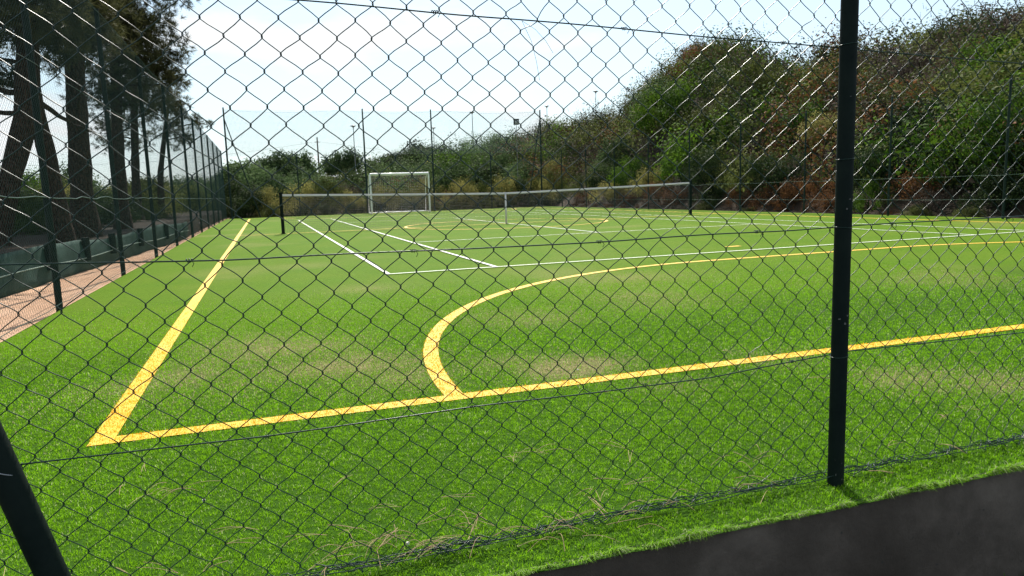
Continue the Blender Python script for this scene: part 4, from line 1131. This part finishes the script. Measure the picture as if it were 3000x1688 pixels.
o = mb.build('pine_straw', M['straw'])
tag(o, 'dry tan pine needles scattered over the turf along the fence', kind='stuff')
for k, (x, y, s, lab) in enumerate([(-1.62, -6.3, .006, 'tiny white stone chip on the turf near the leaning brace'), (1.16, -6.9, .007, 'tiny white stone chip on the turf right of the round post'), (.12, -5.3, .006, 'tiny white chip on the worn turf patch by the yellow line'), (-1.07, -6.83, .006, 'tiny white stone chip among pine needles at the fence foot')]):
    m_ = MB(); gg = np.random.default_rng(k)
    for rr, zz in (((s), 0), ((s * .9), .5 * s)): pass
    a = np.arange(8) * np.pi / 4
    ringv = [np.stack([q * np.cos(a) * gg.uniform(.8, 1.2, 8), q * np.sin(a) * gg.uniform(.6, 1, 8), np.full(8, z)], 1) for q, z in ((s * .8, 0), (s, s * .5), (s * .6, s))]
    V = np.vstack(ringv); kk = np.arange(8); k2 = (kk + 1) % 8
    m_.add(V, np.vstack([np.stack([kk, k2, 8 + k2, 8 + kk], 1), np.stack([8 + kk, 8 + k2, 16 + k2, 16 + kk], 1)]))
    m_.add(np.vstack([ringv[2], [[0, 0, s * 1.1]]]), np.stack([kk, k2, np.full(8, 8)], 1))
    o = m_.build('stone_chip', M['pebble']); o.location = (x, y, .016); tag(o, lab, 'stone chip', 'pale stone chips on the turf')
# weeds at the wall foot, bottom right
mb = MB(); g = np.random.default_rng(14)
for k in range(900):
    x = g.uniform(.86, 2.4); y = -7.085 - abs(g.normal(0, .07)); L = g.uniform(.03, .09); a = g.uniform(0, 6.28); le = g.uniform(.2, .8)
    sd = np.array([np.cos(a + 1.57), np.sin(a + 1.57), 0]) * .004
    p = np.array([x, y, -.42]); d = np.array([np.cos(a) * math.sin(le), np.sin(a) * math.sin(le), math.cos(le)])
    mb.add([p - sd, p + sd, p + d * L + sd * .3, p + d * L - sd * .3], [(0, 1, 2, 3)], g.random())
o = mb.build('weeds', M['leaf_bright'], color=True); tag(o, 'green weeds growing at the foot of the concrete wall', kind='stuff')

# ------------------------------------------------------------------ light
SUN_EL, SUN_AZ = R_(47), R_(14)
wd = bpy.data.worlds.new('World'); sc.world = wd; wd.use_nodes = True
t = wd.node_tree; t.nodes.clear()
out = t.nodes.new('ShaderNodeOutputWorld'); bg = t.nodes.new('ShaderNodeBackground')
sky = t.nodes.new('ShaderNodeTexSky'); sky.sky_type = 'NISHITA'; sky.sun_disc = False
sky.sun_elevation = SUN_EL; sky.sun_rotation = SUN_AZ; sky.air_density = 1.0; sky.dust_density = 1.0; sky.ozone_density = 1.0
tc = t.nodes.new('ShaderNodeTexCoord')
mp = N(t, 'ShaderNodeMapping'); mp.inputs['Scale'].default_value = (1, 1, 3.2)
t.links.new(tc.outputs['Generated'], mp.inputs['Vector'])
nz = N(t, 'ShaderNodeTexNoise', Scale=2.6, Detail=7.0, Roughness=0.55); t.links.new(mp.outputs[0], nz.inputs['Vector'])
rp = ramp(t, nz.outputs['Fac'], [(0.50, (0, 0, 0)), (0.60, (1, 1, 1))])
haze = ramp(t, N(t, 'ShaderNodeSeparateXYZ').outputs[2], [(0.0, (.85, .85, .85)), (0.25, (.42, .42, .42)), (0.7, (.2, .2, .2))])
sx = haze.inputs['Fac'].links[0].from_node; t.links.new(tc.outputs['Generated'], sx.inputs[0])
tint = mix(t, sky.outputs[0], (0.86, 1.0, 1.04), 1.0, 'MULTIPLY')
mx0 = mix(t, tint, (4.9, 5.7, 6.0), haze.outputs[0])
mx = mix(t, mx0, (5.9, 6.1, 6.2), rp.outputs[0])
t.links.new(mx, bg.inputs['Color']); bg.inputs['Strength'].default_value = 0.10
t.links.new(bg.outputs[0], out.inputs[0])
ld = bpy.data.lights.new('sun', 'SUN'); ld.energy = 4.2; ld.angle = R_(0.53); ld.color = (1.0, 0.95, 0.86)
lo = link(bpy.data.objects.new('sun', ld))
to_sun = Vector((math.sin(SUN_AZ) * math.cos(SUN_EL), math.cos(SUN_AZ) * math.cos(SUN_EL), math.sin(SUN_EL)))
lo.rotation_euler = to_sun.to_track_quat('Z', 'Y').to_euler(); lo.location = to_sun * 60

# ------------------------------------------------------------------ camera
cd = bpy.data.cameras.new('camera'); cam = link(bpy.data.objects.new('camera', cd))
RX = Vector((0.94514475, -0.32513523, -0.03144026)); FW = Vector((0.31841621, 0.93851473, -0.1334212)); UP = Vector((0.07288708, 0.11609126, 0.9905606))
m3 = Matrix((RX, UP, -FW)).transposed().to_4x4(); m3.translation = Vector(CAM)
cam.matrix_world = m3
cd.sensor_width = 36; cd.lens = 1807.94 / 2575 * 36; cd.clip_start = 0.05; cd.clip_end = 1000
cd.dof.use_dof = True; cd.dof.focus_distance = 2.3; cd.dof.aperture_fstop = 18
sc.camera = cam
sc.render.resolution_x = 1024; sc.render.resolution_y = 576
sc.view_settings.view_transform = 'Standard'; sc.view_settings.look = 'None'; sc.view_settings.exposure = 0.85; sc.view_settings.gamma = 1
try:
    sc.cycles.max_bounces = 8; sc.cycles.transparent_max_bounces = 8; sc.cycles.use_denoising = True
except Exception: pass
